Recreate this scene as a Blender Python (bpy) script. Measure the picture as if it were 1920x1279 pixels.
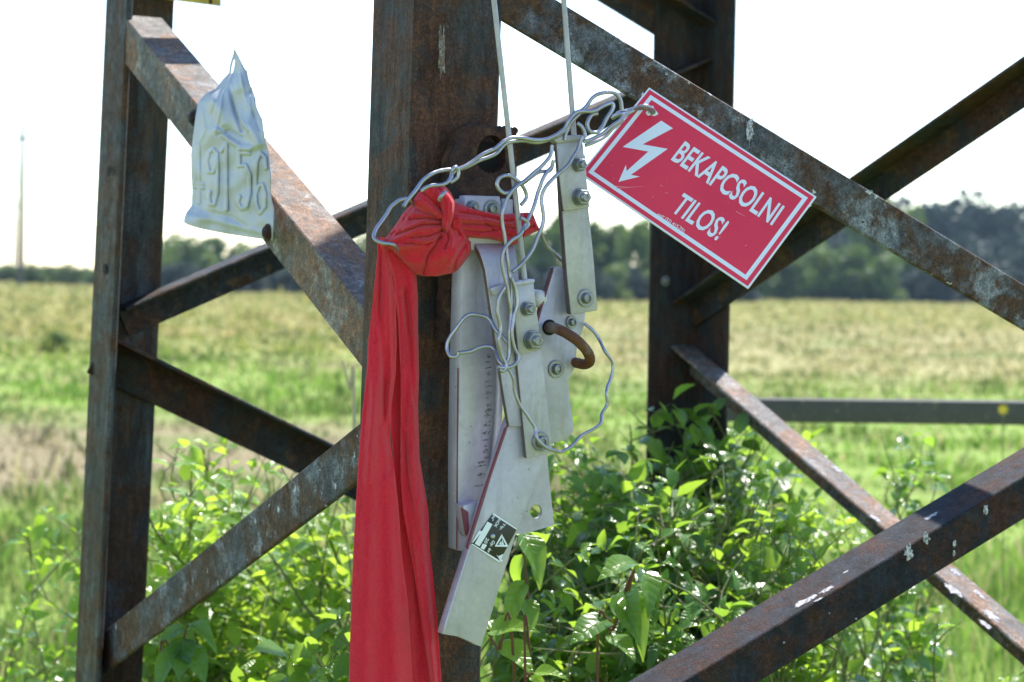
import bpy, bmesh, math, random
import numpy as np
from mathutils import Vector, Matrix, noise
from mathutils.geometry import tessellate_polygon
R = math.radians
for o in list(bpy.data.objects): bpy.data.objects.remove(o)
S = bpy.context.scene
COL = S.collection
random.seed(7); np.random.seed(7)

# ---------------- camera, sky, sun, exposure ----------------
CAM_H, PITCH, ROLL, FOC = 1.5, 1.93, 1.3, 70.0
FPX = FOC/36*1920
cd = bpy.data.cameras.new('camera'); cam = bpy.data.objects.new('camera', cd); COL.objects.link(cam)
cam.matrix_world = Matrix.Translation((0, 0, CAM_H)) @ Matrix.Rotation(R(90-PITCH), 4, 'X') @ Matrix.Rotation(R(ROLL), 4, 'Z')
cd.lens = FOC; cd.sensor_width = 36; cd.clip_start = .05; cd.clip_end = 4000
cd.dof.use_dof = True; cd.dof.focus_distance = 2.12; cd.dof.aperture_fstop = 8.0
S.camera = cam
SUN_EL, SUN_AZ = 57.0, 22.0            # azimuth measured clockwise from the viewing direction (+Y)
w = bpy.data.worlds.new('World'); S.world = w; w.use_nodes = True
wn = w.node_tree; bg = wn.nodes['Background']
sky = wn.nodes.new('ShaderNodeTexSky'); sky.sky_type = 'NISHITA'; sky.sun_disc = False
sky.sun_elevation = R(SUN_EL); sky.sun_rotation = R(SUN_AZ); sky.air_density = 1.0; sky.dust_density = .15; sky.ozone_density = 1.5
wn.links.new(sky.outputs[0], bg.inputs[0]); bg.inputs[1].default_value = .14
sd = bpy.data.lights.new('sun', 'SUN'); sun = bpy.data.objects.new('sun', sd); COL.objects.link(sun)
sd.energy = 4.3; sd.angle = R(.53); sd.color = (1, .95, .87)
sdir = Vector((math.sin(R(SUN_AZ))*math.cos(R(SUN_EL)), math.cos(R(SUN_AZ))*math.cos(R(SUN_EL)), math.sin(R(SUN_EL))))
sun.rotation_euler = sdir.to_track_quat('Z', 'Y').to_euler()
sun.location = (3, 6, 12)
S.view_settings.view_transform = 'Standard'; S.view_settings.look = 'None'
S.view_settings.exposure = 1.3; S.view_settings.gamma = 1
S.render.engine = 'CYCLES'
S.render.resolution_x = 1024; S.render.resolution_y = 682

# ---------------- pixel -> world helpers (pixels of the 1920x1279 photograph) ----------------
CP = Vector((0, 0, CAM_H)); CM = cam.matrix_world.to_3x3()
def ray(px, py): return (CM @ Vector(((px-960)/FPX, -(py-639.5)/FPX, -1)))
def at(px, py, Y):
    d = ray(px, py); return CP + d*(Y/d.y)
def hit(px, py, p0, n):
    d = ray(px, py); return CP + d*((p0-CP).dot(n)/d.dot(n))
def proj(p):
    l = CM.transposed() @ (Vector(p)-CP); return (960+FPX*l.x/-l.z, 639.5-FPX*l.y/-l.z)

# tower frame
TH = R(29.0); WT = 1.1
E1 = Vector((math.cos(TH), math.sin(TH), 0)); E2 = Vector((-math.sin(TH), math.cos(TH), 0))
Z0 = at(757, 640, 2.1).z
F0 = at(757, 640, 2.1); L0 = F0+E2*WT; B0 = L0+E1*(WT+.022); R0 = F0+E1*WT
CC = (F0+B0)/2; TAP = .033
def lean(P0):
    v = CC-P0; v.z = 0; v = v/(.7071*WT)*TAP; return Vector((v.x, v.y, 1))
def legpt(P0, z): return P0 + lean(P0)*(z-P0.z)
N_FR = (E2*-1); N_LF = (E1*-1); N_LB = E2; N_BR = E1      # outward normals (faces kept vertical)
def PF(px, py, off=0.0):        # point on the front-right face, off metres outward
    return hit(px, py, F0+N_FR*off, N_FR)
def PL(px, py, off=0.0): return hit(px, py, F0+N_LF*off, N_LF)

# ---------------- scene helpers ----------------
def link(o): COL.objects.link(o); return o
def tag(o, label=None, cat=None, group=None, kind=None):
    if label: o['label'] = label
    if cat: o['category'] = cat
    if group: o['group'] = group
    if kind: o['kind'] = kind
    return o
def thing(name, loc, label, cat, group=None):
    o = bpy.data.objects.new(name, None); o.location = loc; o.empty_display_size = .05; link(o)
    o['loc0'] = 0; del o['loc0']
    return tag(o, label, cat, group)
def finish(me, smooth=None):
    if smooth is not None:
        me.shade_smooth()
        if smooth < 180:
            me.set_sharp_from_angle(angle=R(smooth))
def to_obj(name, bm, mats, parent=None, smooth=None, world=True, mw=None):
    me = bpy.data.meshes.new(name); bm.normal_update(); bm.to_mesh(me); bm.free()
    for m in (mats if isinstance(mats, (list, tuple)) else [mats]): me.materials.append(m)
    finish(me, smooth)
    o = bpy.data.objects.new(name, me); link(o)
    if mw is not None: o.matrix_world = mw
    if parent is not None: setpar(o, parent)
    return o
def wmat(o):
    m = o.matrix_basis.copy()
    if o.parent: m = wmat(o.parent) @ o.matrix_parent_inverse @ m
    return m
def setpar(o, p):
    o.parent = p; o.matrix_parent_inverse = wmat(p).inverted()
def mesh_np(name, V, F, mats, parent=None, smooth=None, uv=None, var=None):
    me = bpy.data.meshes.new(name)
    V = np.asarray(V, dtype=np.float32); F = np.asarray(F, dtype=np.int32)
    me.vertices.add(len(V)); me.vertices.foreach_set('co', V.ravel())
    k = F.shape[1]; me.loops.add(F.size); me.loops.foreach_set('vertex_index', F.ravel())
    me.polygons.add(len(F)); me.polygons.foreach_set('loop_start', np.arange(0, F.size, k, dtype=np.int32))
    me.polygons.foreach_set('loop_total', np.full(len(F), k, dtype=np.int32)) if False else None
    me.update(calc_edges=True)
    if uv is not None:
        l = me.uv_layers.new(name='UVMap'); l.data.foreach_set('uv', np.asarray(uv, dtype=np.float32)[F.ravel()].ravel())
    if var is not None:
        a = me.attributes.new('var', 'FLOAT', 'POINT'); a.data.foreach_set('value', np.asarray(var, dtype=np.float32))
    for m in (mats if isinstance(mats, (list, tuple)) else [mats]): me.materials.append(m)
    finish(me, smooth)
    o = bpy.data.objects.new(name, me); link(o)
    if parent is not None: setpar(o, parent)
    return o

def bevel_all(bm, w, seg=1, ang=30):
    es = [e for e in bm.edges if len(e.link_faces) == 2 and e.calc_face_angle(0) > R(ang)]
    if es and w > 0: bmesh.ops.bevel(bm, geom=es, offset=w, segments=seg, affect='EDGES', profile=.5, clamp_overlap=True)
def add_prism(bm, pts, vec):
    """closed prism from a planar polygon (world points) swept by vec; returns nothing"""
    a = [bm.verts.new(p) for p in pts]; b = [bm.verts.new(p+vec) for p in pts]
    n = len(pts); fs = []
    fs.append(bm.faces.new(a)); fs.append(bm.faces.new(b[::-1]))
    for i in range(n): fs.append(bm.faces.new((a[i], b[i], b[(i+1) % n], a[(i+1) % n])))
    bmesh.ops.recalc_face_normals(bm, faces=fs)
def plate(name, pxs, off, th, mat, parent, bev=.0008, P=PF, N=None, smooth=35, seg=2, offs=None):
    N = N_FR if N is None else N
    bm = bmesh.new()
    if offs is None: add_prism(bm, [P(x, y, off) for x, y in pxs], -N*th)
    else: add_prism(bm, [P(x, y, o_) for (x, y), o_ in zip(pxs, offs)], -N*th)
    bevel_all(bm, bev, seg)
    return to_obj(name, bm, mat, parent, smooth)
def catmull(pts, n=6):
    pts = [Vector(p) for p in pts]; out = []
    P = [pts[0]*2-pts[1]]+pts+[pts[-1]*2-pts[-2]]
    for i in range(1, len(P)-2):
        for k in range(n):
            t = k/n
            out.append(.5*((2*P[i])+(P[i+1]-P[i-1])*t+(2*P[i-1]-5*P[i]+4*P[i+1]-P[i+2])*t*t+(3*P[i]-P[i-1]-3*P[i+1]+P[i+2])*t**3))
    out.append(pts[-1]); return out
def add_tube(bm, pts, r, seg=8, taper=None, caps=True):
    n = len(pts); rings = []; up = None
    for i, p in enumerate(pts):
        t = (pts[min(i+1, n-1)]-pts[max(i-1, 0)])
        if t.length < 1e-9: t = Vector((0, 0, 1))
        t.normalize()
        if up is None: up = t.orthogonal().normalized()
        up = (up - t*up.dot(t)); up = up.normalized() if up.length > 1e-6 else t.orthogonal().normalized()
        s = t.cross(up)
        rr = r if taper is None else r*taper(i/(n-1))
        rings.append([bm.verts.new(p+(up*math.cos(a)+s*math.sin(a))*rr) for a in [2*math.pi*k/seg for k in range(seg)]])
    for a, b in zip(rings, rings[1:]):
        for k in range(seg): bm.faces.new((a[k], a[(k+1) % seg], b[(k+1) % seg], b[k]))
    if caps: bm.faces.new(rings[0][::-1]); bm.faces.new(rings[-1])
def add_lathe(bm, c, n, prof, seg=24, hexa=False):
    """profile [(radius, height)] revolved round n at c"""
    n = n.normalized(); u = n.orthogonal().normalized(); v = n.cross(u); rings = []
    for r, h in prof:
        rings.append([bm.verts.new(c+n*h+(u*math.cos(a)+v*math.sin(a))*max(r, 1e-5)) for a in [2*math.pi*k/seg+.3 for k in range(seg)]])
    fs = []
    for a, b in zip(rings, rings[1:]):
        for k in range(seg): fs.append(bm.faces.new((a[k], a[(k+1) % seg], b[(k+1) % seg], b[k])))
    fs.append(bm.faces.new(rings[0][::-1])); fs.append(bm.faces.new(rings[-1]))

# ---------------- material helpers ----------------
class NT:
    def __init__(s, name):
        s.m = bpy.data.materials.new(name); s.m.use_nodes = True; s.t = s.m.node_tree
        s.b = s.t.nodes['Principled BSDF']; s.out = s.t.nodes['Material Output']
    def n(s, typ, **kw):
        x = s.t.nodes.new(typ)
        for k, v in kw.items():
            if k in x.inputs.keys() if hasattr(x.inputs, 'keys') else False: x.inputs[k].default_value = v
            else: setattr(x, k, v)
        return x
    def l(s, a, b): s.t.links.new(a, b)
    def coord(s, scale=(1, 1, 1), kind='Object', rnd=False):
        tc = s.n('ShaderNodeTexCoord'); mp = s.n('ShaderNodeMapping'); mp.inputs['Scale'].default_value = scale
        s.l(tc.outputs[kind], mp.inputs[0])
        return mp.outputs[0]
    def noise(s, vec, scale, detail=6, rough=.6, dist=0):
        x = s.n('ShaderNodeTexNoise'); x.inputs['Scale'].default_value = scale; x.inputs['Detail'].default_value = detail
        x.inputs['Roughness'].default_value = rough; x.inputs['Distortion'].default_value = dist
        s.l(vec, x.inputs['Vector']); return x.outputs['Fac']
    def ramp(s, fac, stops, interp='LINEAR'):
        x = s.n('ShaderNodeValToRGB'); cr = x.color_ramp; cr.interpolation = interp
        while len(cr.elements) > 1: cr.elements.remove(cr.elements[-1])
        for i, (p, c) in enumerate(stops):
            e = cr.elements[0] if i == 0 else cr.elements.new(p)
            e.position = p; c = (c, c, c) if isinstance(c, (int, float)) else c; e.color = (*c, 1)
        s.l(fac, x.inputs[0]); return x.outputs[0]
    def mix(s, f, a, b, mode='MIX'):
        x = s.n('ShaderNodeMix'); x.data_type = 'RGBA'; x.blend_type = mode
        for v, i in ((f, 0), (a, 6), (b, 7)):
            if hasattr(v, 'links') or hasattr(v, 'is_linked'): s.l(v, x.inputs[i])
            elif i == 0: x.inputs[0].default_value = v
            else: x.inputs[i].default_value = (*v, 1)
        return x.outputs[2]
    def math(s, op, a, b=0.0, c=None, clamp=False):
        x = s.n('ShaderNodeMath'); x.operation = op; x.use_clamp = clamp
        for v, i in ((a, 0), (b, 1), (c, 2)):
            if v is None: continue
            if isinstance(v, (int, float)): x.inputs[i].default_value = v
            else: s.l(v, x.inputs[i])
        return x.outputs[0]
    def bump(s, h, strength=.3, dist=.002):
        x = s.n('ShaderNodeBump'); x.inputs['Strength'].default_value = strength; x.inputs['Distance'].default_value = dist
        s.l(h, x.inputs['Height']); s.l(x.outputs[0], s.b.inputs['Normal']); return x
    def set(s, **kw):
        for k, v in kw.items():
            k = k.replace('_', ' ')
            if isinstance(v, tuple): v = (*v, 1) if len(v) == 3 else v
            s.b.inputs[k].default_value = v
        return s

def m_steel(name, paint=(.085, .09, .095), rust=(.085, .042, .025), dark=(.022, .02, .02), rust_amt=.5, light=None, streak=1.0, spots=False, rs=0.0, olive=.3, rough=(.48, .85), spec=.3, ochre=.55):
    t = NT(name)
    v = t.coord((1, 1, .16 if streak else 1)); vi = t.coord((1, 1, 1))
    oi = t.n('ShaderNodeObjectInfo'); ad = t.n('ShaderNodeVectorMath'); ad.operation = 'ADD'; sc = t.n('ShaderNodeVectorMath'); sc.operation = 'SCALE'
    cb = t.n('ShaderNodeCombineXYZ')
    for i in range(3): t.l(oi.outputs['Random'], cb.inputs[i])
    t.l(cb.outputs[0], sc.inputs[0]); sc.inputs['Scale'].default_value = 17.0+rs
    def off(vec):
        a = t.n('ShaderNodeVectorMath'); a.operation = 'ADD'; t.l(vec, a.inputs[0]); t.l(sc.outputs[0], a.inputs[1]); return a.outputs[0]
    v = off(v); vi = off(vi)
    n1 = t.noise(v, 26, 7, .65, .6); n2 = t.noise(vi, 11, 5, .6, .4); n3 = t.noise(v, 70, 6, .7); n4 = t.noise(vi, 160, 4, .7)
    n5 = t.noise(vi, 45, 6, .75, .5)
    c = t.mix(t.ramp(n1, [(.35, 0), (.65, 1)]), dark, paint)
    rm = t.ramp(t.math('MULTIPLY_ADD', n2, .62, t.math('MULTIPLY', n5, .38)), [(.5+(.5-rust_amt)*.35-.05, 0), (.5+(.5-rust_amt)*.35+.05, 1)])
    rc = t.mix(n3, tuple(x*.45 for x in rust), tuple(x*1.7 for x in rust))
    rc = t.mix(t.ramp(n4, [(.4, 0), (.7, 1)]), rc, (rust[0]*1.9, rust[1]*1.9, rust[2]*1.3))
    c = t.mix(rm, c, rc)
    if light:
        lm = t.ramp(t.noise(vi, 16, 8, .75, .3), [(.54, 0), (.63, 1)])
        c = t.mix(t.math('MULTIPLY', lm, .8), c, light)
    fs_ = t.noise(v, 95, 5, .75, .3); fi_ = t.noise(vi, 420, 3, .75)
    c = t.mix(1.0, c, t.ramp(fs_, [(.32, .45), (.5, 1.0), (.68, 1.75)]), 'MULTIPLY')
    c = t.mix(1.0, c, t.ramp(fi_, [(.33, .5), (.5, 1.0), (.66, 1.8)]), 'MULTIPLY')
    oc_ = t.math('MULTIPLY', t.ramp(t.noise(v, 34, 5, .7, .4), [(.56, 0), (.66, 1)]), ochre)
    c = t.mix(oc_, c, (.13, .068, .028))
    ol = t.ramp(t.noise(v, 14, 4, .6), [(.52, 0), (.68, 1)])
    c = t.mix(t.math('MULTIPLY', ol, olive), c, (.06, .05, .025))
    if spots:
        c = t.mix(t.ramp(t.noise(vi, 60, 3, .5, .2), [(.70, 0), (.73, 1)]), c, (.5, .52, .55))
        c = t.mix(t.ramp(t.noise(vi, 95, 3, .6), [(.66, 0), (.72, 1)]), c, (.03, .015, .01))
    t.l(c, t.b.inputs['Base Color'])
    t.l(t.ramp(n5, [(.3, rough[0]), (.7, rough[1])]), t.b.inputs['Roughness'])
    t.set(Metallic=0.0); t.b.inputs['Specular IOR Level'].default_value = spec
    h = t.math('ADD', t.math('MULTIPLY', n5, .7), t.math('MULTIPLY', n4, .5))
    t.bump(t.math('ADD', h, t.math('MULTIPLY', fi_, .8)), .8, .0025)
    return t.m
M = {}
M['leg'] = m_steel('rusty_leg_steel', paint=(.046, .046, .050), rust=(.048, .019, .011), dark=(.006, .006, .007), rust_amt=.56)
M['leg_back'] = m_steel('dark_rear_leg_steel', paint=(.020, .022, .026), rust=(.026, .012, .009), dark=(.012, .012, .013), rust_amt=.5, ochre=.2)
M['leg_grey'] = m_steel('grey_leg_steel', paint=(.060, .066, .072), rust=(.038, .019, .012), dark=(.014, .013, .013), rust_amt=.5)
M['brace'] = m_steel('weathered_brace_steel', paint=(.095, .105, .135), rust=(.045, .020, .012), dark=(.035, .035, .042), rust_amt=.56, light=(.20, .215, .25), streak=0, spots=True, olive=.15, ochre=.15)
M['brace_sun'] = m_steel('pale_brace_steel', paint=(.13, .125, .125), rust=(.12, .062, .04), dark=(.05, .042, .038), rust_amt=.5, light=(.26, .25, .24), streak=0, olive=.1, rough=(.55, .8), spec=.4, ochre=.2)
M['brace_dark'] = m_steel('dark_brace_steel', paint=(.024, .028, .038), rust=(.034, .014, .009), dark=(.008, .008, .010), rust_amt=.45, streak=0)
M['brace_low'] = m_steel('shade_toned_brace_steel', paint=(.014, .018, .030), rust=(.028, .011, .009), dark=(.007, .007, .010), rust_amt=.42, streak=0, ochre=.05, olive=.05, rough=(.6, .85), spec=.2)  # darker brace steel for the low front brace, its shade put into the colour
M['bracket'] = m_steel('burnt_rust_bracket', paint=(.022, .014, .014), rust=(.032, .012, .009), dark=(.006, .004, .004), rust_amt=.6, streak=0)
def m_galv(name, base=(.46, .48, .50), rough=.42, metal=.35, scratch=True):
    t = NT(name); v = t.coord(); n = t.noise(v, 18, 5, .6); n2 = t.noise(v, 300, 3, .6); n3 = t.noise(v, 55, 6, .75)
    c = t.mix(t.ramp(n, [(.3, 0), (.75, 1)]), tuple(x*.78 for x in base), tuple(min(x*1.1, .8) for x in base))
    c = t.mix(t.ramp(n3, [(.62, 0), (.75, .55)]), c, tuple(x*.6 for x in base))
    vo_ = t.n('ShaderNodeTexVoronoi'); vo_.inputs['Scale'].default_value = 170; t.l(v, vo_.inputs['Vector']); sx = t.n('ShaderNodeSeparateColor'); t.l(vo_.outputs['Color'], sx.inputs[0])
    c = t.mix(t.math('MULTIPLY', sx.outputs[0], .22), c, tuple(x*.55 for x in base))
    vs_ = t.coord((1, 1, .12)); c = t.mix(t.ramp(t.noise(vs_, 60, 5, .7), [(.55, 0), (.72, .5)]), c, tuple(x*.5 for x in base))
    c = t.mix(t.ramp(t.noise(v, 12, 6, .7, .6), [(.60, 0), (.70, .35)]), c, (.20, .15, .10))
    if scratch:
        c = t.mix(t.ramp(t.noise(v, 130, 2, .5), [(.74, 0), (.78, .7)]), c, (.12, .11, .10))
    t.l(c, t.b.inputs['Base Color']); t.l(t.ramp(n2, [(.3, rough-.08), (.7, rough+.15)]), t.b.inputs['Roughness'])
    t.set(Metallic=metal)
    t.bump(t.math('ADD', n2, t.math('MULTIPLY', n3, .6)), .12, .0006); return t.m
M['galv'] = m_galv('galvanised_steel', (.47, .445, .54))
M['edge'] = m_galv('cut_edge_shade_steel', (.15, .12, .12), .5)  # brownish cut sides of the plates, with edge shading put into the dark colour
M['galv_warm'] = m_galv('dull_zinc_steel', (.43, .41, .45))
M['zinc_dark'] = m_galv('dark_zinc', (.20, .20, .19), .5)
M['bolt'] = m_galv('zinc_bolt', (.27, .28, .30), .34, .8, True)
M['wire'] = m_galv('aluminium_wire', (.40, .40, .47), .33, .9, False)
M['cast'] = m_galv('white_cap', (.75, .75, .73), .35, 0, False)
def m_plain(name, col, rough=.5, **kw):
    t = NT(name); t.set(Base_Color=col, Roughness=rough); 
    for k, v in kw.items(): t.b.inputs[k].default_value = v
    return t.m
M['pink'] = m_plain('faded_red_paint', (.19, .045, .065), .6)
M['black'] = m_plain('black_plate', (.012, .012, .014), .35)
M['hole'] = m_plain('dark_hole', (.01, .008, .008), .9)
M['white_print'] = m_plain('white_print', (.70, .73, .78), .45)
M['rivet'] = m_plain('rivet_metal', (.4, .42, .45), .3, Metallic=.7)
t = NT('black_grime'); v = t.coord(); t.l(t.mix(t.ramp(t.noise(v, 350, 4, .8), [(.4, 0), (.62, 1)]), (.05, .05, .05), (.34, .34, .37)), t.b.inputs['Base Color']); t.set(Roughness=.8); M['grime'] = t.m
M['scar'] = m_steel('pale_scar', paint=(.25, .24, .22), rust=(.12, .06, .03), dark=(.10, .08, .07), rust_amt=.35, light=(.4, .4, .38), streak=0)
t = NT('bird_dropping'); v = t.coord(); t.l(t.mix(t.ramp(t.noise(v, 260, 4, .7), [(.42, 0), (.6, 1)]), (.12, .11, .12), (.55, .55, .60)), t.b.inputs['Base Color']); t.set(Roughness=.85); M['dropping'] = t.m
t = NT('sign_red'); v = t.coord()
c = t.mix(t.ramp(t.noise(v, 9, 4, .6), [(.3, 0), (.7, 1)]), (.66, .022, .055), (.76, .034, .070))
c = t.mix(t.ramp(t.noise(v, 230, 3, .6), [(.70, 0), (.76, .55)]), c, (.72, .25, .28))
t.l(c, t.b.inputs['Base Color']); t.set(Roughness=.42); M['sign_red'] = t.m
t = NT('sign_white'); v = t.coord(); t.l(t.mix(t.noise(v, 30, 5, .6), (.66, .70, .78), (.76, .78, .82)), t.b.inputs['Base Color']); t.set(Roughness=.45); M['sign_white'] = t.m
t = NT('rusty_iron'); v = t.coord(); n = t.noise(v, 90, 6, .7); n2 = t.noise(v, 22, 4, .6)
c = t.mix(n, (.040, .013, .006), (.15, .048, .017)); c = t.mix(t.ramp(n2, [(.52, 0), (.62, .7)]), c, (.20, .16, .14))
t.l(c, t.b.inputs['Base Color']); t.set(Roughness=.7); t.bump(n, .6, .001); M['iron'] = t.m
# aluminium number plate: oxidised, bluish, with a few oily olive stains
t = NT('oxidised_aluminium'); v = t.coord(); n = t.noise(v, 9, 5, .6, .8); n2 = t.noise(v, 22, 5, .65, .6); n3 = t.noise(v, 200, 3)
c = t.mix(t.ramp(n, [(.3, 0), (.7, 1)]), (.29, .315, .35), (.40, .42, .45)); c = t.mix(t.ramp(n2, [(.56, 0), (.7, .55)]), c, (.30, .29, .22))
c = t.mix(t.ramp(t.noise(v, 6, 2), [(.55, 0), (.66, .35)]), c, (.28, .33, .46))
t.l(c, t.b.inputs['Base Color']); t.set(Roughness=.48, Metallic=.3); t.bump(n3, .1, .0005); M['alu'] = t.m
# red cotton cloth: woven bump, light passes through it
t = NT('red_cotton'); v = t.coord((1, 1, 1), 'UV'); vo = t.coord()
w1 = t.n('ShaderNodeTexWave'); w1.wave_type = 'BANDS'; w1.bands_direction = 'X'; w1.inputs['Scale'].default_value = 95; w1.inputs['Distortion'].default_value = 1.5; t.l(v, w1.inputs[0])
w2 = t.n('ShaderNodeTexWave'); w2.wave_type = 'BANDS'; w2.bands_direction = 'Y'; w2.inputs['Scale'].default_value = 95; w2.inputs['Distortion'].default_value = 1.5; t.l(v, w2.inputs[0])
wv = t.math('MULTIPLY', w1.outputs['Fac'], w2.outputs['Fac'])
fine = t.noise(vo, 420, 3, .7); big = t.noise(vo, 24, 4, .6)
c = t.mix(t.ramp(fine, [(.3, 0), (.7, 1)]), (.56, .008, .030), (.82, .022, .062)); c = t.mix(t.ramp(big, [(.55, 0), (.75, .35)]), c, (.44, .008, .026))
t.l(c, t.b.inputs['Base Color']); t.set(Roughness=.85); t.b.inputs['Sheen Weight'].default_value = .25
t.bump(t.math('ADD', t.math('MULTIPLY', wv, .5), fine), .35, .0006)
tr = t.n('ShaderNodeBsdfTranslucent'); tr.inputs[0].default_value = (.92, .02, .035, 1); mx = t.n('ShaderNodeMixShader'); mx.inputs[0].default_value = .30
t.l(t.b.outputs[0], mx.inputs[1]); t.l(tr.outputs[0], mx.inputs[2]); t.l(mx.outputs[0], t.out.inputs[0]); M['cloth'] = t.m
def m_leaf(name, lo, hi, tcol, tw=.42, gloss=.35, veins=True):
    t = NT(name); at_ = t.n('ShaderNodeAttribute'); at_.attribute_name = 'var'
    c = t.mix(at_.outputs['Fac'], lo, hi)
    if veins:
        uv = t.coord((1, 1, 1), 'UV'); sp = t.n('ShaderNodeSeparateXYZ'); t.l(uv, sp.inputs[0])
        ax = t.math('ABSOLUTE', t.math('SUBTRACT', sp.outputs[0], .5))
        ph = t.math('SUBTRACT', t.math('MULTIPLY', sp.outputs[1], 6.5), t.math('MULTIPLY', ax, 3.2))
        fr = t.math('ABSOLUTE', t.math('SUBTRACT', t.math('FRACT', ph), .5))
        vein = t.math('MAXIMUM', t.ramp(fr, [(0, 1), (.1, 0)]), t.ramp(ax, [(0, 1), (.035, 0)]))
        c = t.mix(t.math('MULTIPLY', vein, .28), c, tuple(min(1, x*1.9) for x in hi))
        t.bump(t.math('SUBTRACT', t.math('MULTIPLY', fr, 1.0), vein), .35, .002)
    t.l(c, t.b.inputs['Base Color']); t.set(Roughness=gloss); t.b.inputs['Specular IOR Level'].default_value = .5
    tr = t.n('ShaderNodeBsdfTranslucent'); t.l(t.mix(at_.outputs['Fac'], tuple(x*.75 for x in tcol), tcol), tr.inputs[0])
    mx = t.n('ShaderNodeMixShader'); mx.inputs[0].default_value = tw
    t.l(t.b.outputs[0], mx.inputs[1]); t.l(tr.outputs[0], mx.inputs[2]); t.l(mx.outputs[0], t.out.inputs[0]); return t.m
M['leaf'] = m_leaf('dogwood_leaf', (.040, .11, .02), (.12, .22, .035), (.44, .68, .06), .47, .25)
M['leaf_lime'] = m_leaf('young_leaf', (.10, .21, .03), (.19, .32, .05), (.55, .78, .07), .5, .28)
M['leaf_dark'] = m_leaf('deep_leaf', (.030, .090, .025), (.085, .175, .035), (.38, .64, .06), .42, .23)
M['tree'] = m_leaf('tree_foliage', (.030, .070, .022), (.085, .15, .035), (.17, .27, .04), .28, .6, False)
M['tree_pale'] = m_leaf('pale_tree_foliage', (.045, .09, .025), (.11, .18, .04), (.22, .32, .05), .3, .6, False)
M['tree_far'] = m_leaf('far_tree_foliage', (.009, .027, .030), (.022, .052, .048), (.04, .08, .05), .2, .7, False)
M['stem'] = m_plain('green_stem', (.14, .15, .05), .6)
M['stem_red'] = m_plain('red_stem', (.13, .045, .025), .55)
t = NT('bark'); v = t.coord((1, 1, .3)); t.l(t.mix(t.noise(v, 6), (.05, .04, .03), (.12, .10, .08)), t.b.inputs['Base Color']); t.set(Roughness=.9); M['bark'] = t.m
# ---- field: one colour rule in world space used by ground and grass
def field_color(t):
    g = t.n('ShaderNodeNewGeometry'); P = g.outputs['Position']
    sp = t.n('ShaderNodeSeparateXYZ'); t.l(P, sp.inputs[0]); X, Y = sp.outputs[0], sp.outputs[1]
    fl = t.n('ShaderNodeVectorMath'); fl.operation = 'MULTIPLY'; t.l(P, fl.inputs[0]); fl.inputs[1].default_value = (1, 1, 0); P2 = fl.outputs[0]
    nb = t.noise(P2, .16, 4, .6); nm = t.noise(P2, .8, 5, .65); nf = t.noise(P2, 5, 4, .7)
    green = t.mix(nm, (.12, .26, .03), (.22, .38, .05)); green = t.mix(t.ramp(nf, [(.35, 0), (.7, 1)]), green, (.28, .40, .08))
    yel = t.mix(t.ramp(nm, [(.3, 0), (.7, 1)]), (.25, .29, .06), (.43, .34, .12))
    straw = t.mix(nm, (.30, .30, .11), (.50, .41, .24))
    Yn = t.math('ADD', Y, t.math('MULTIPLY', t.math('SUBTRACT', nm, .5), 12.0))
    Xn = t.math('ADD', X, t.math('MULTIPLY', t.math('SUBTRACT', nb, .5), 10.0))
    far = t.ramp(t.math('DIVIDE', Yn, 100.0), [(.26, 0), (.42, 1)])
    c = t.mix(far, green, yel)
    # dry belt in the middle distance, right hand side
    db = t.math('MULTIPLY', t.ramp(t.math('DIVIDE', Yn, 100.0), [(.25, 0), (.33, 1), (.55, 1), (.8, 0)]), t.ramp(t.math('DIVIDE', t.math('ADD', Xn, 20.0), 40.0), [(.42, 0), (.56, .85)]))
    c = t.mix(db, c, straw)
    # bare dry strip on the left, close by
    bl = t.math('MULTIPLY', t.ramp(t.math('DIVIDE', t.math('ADD', Y, t.math('MULTIPLY', t.math('SUBTRACT', nm, .5), 4.0)), 100.0), [(.118, 0), (.130, 1), (.182, 1), (.205, 0)]), t.ramp(t.math('DIVIDE', t.math('ADD', Xn, 20.0), 40.0), [(.48, 1), (.54, 0)]))
    c = t.mix(t.math('MULTIPLY', bl, .9), c, t.mix(t.ramp(nf, [(.3, 0), (.7, 1)]), (.17, .12, .08), (.36, .27, .20)))
    weed = t.ramp(t.noise(P2, .30, 5, .65, .5), [(.50, 0), (.60, .75)])
    c = t.mix(weed, c, (.13, .21, .04)); c = t.mix(t.ramp(t.noise(P2, .22, 5, .65), [(.56, 0), (.64, .6)]), c, (.42, .33, .20))
    return c, nf
t = NT('field_ground'); c, nf = field_color(t); t.l(t.mix(.45, c, (.13, .12, .05)), t.b.inputs['Base Color']); t.set(Roughness=.95); t.b.inputs['Specular IOR Level'].default_value = .1; M['ground'] = t.m
t = NT('field_grass'); c, nf = field_color(t); a_ = t.n('ShaderNodeAttribute'); a_.attribute_name = 'var'
c = t.mix(t.ramp(a_.outputs['Fac'], [(0, 1), (.35, 0), (.7, 0), (1, 1)]), c, t.mix(a_.outputs['Fac'], (.06, .10, .02), (.50, .42, .20)))
t.l(c, t.b.inputs['Base Color']); t.set(Roughness=.7); t.b.inputs['Specular IOR Level'].default_value = .2
tr = t.n('ShaderNodeBsdfTranslucent'); t.l(c, tr.inputs[0]); mx = t.n('ShaderNodeMixShader'); mx.inputs[0].default_value = .45
t.l(t.b.outputs[0], mx.inputs[1]); t.l(tr.outputs[0], mx.inputs[2]); t.l(mx.outputs[0], t.out.inputs[0]); M['grass'] = t.m
M['petal_white'] = m_plain('white_petals', (.42, .40, .27), .6)
M['petal_yellow'] = m_plain('yellow_petals', (.75, .55, .04), .6)
M['petal_pink'] = m_plain('pink_petals', (.55, .35, .5), .6)
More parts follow.
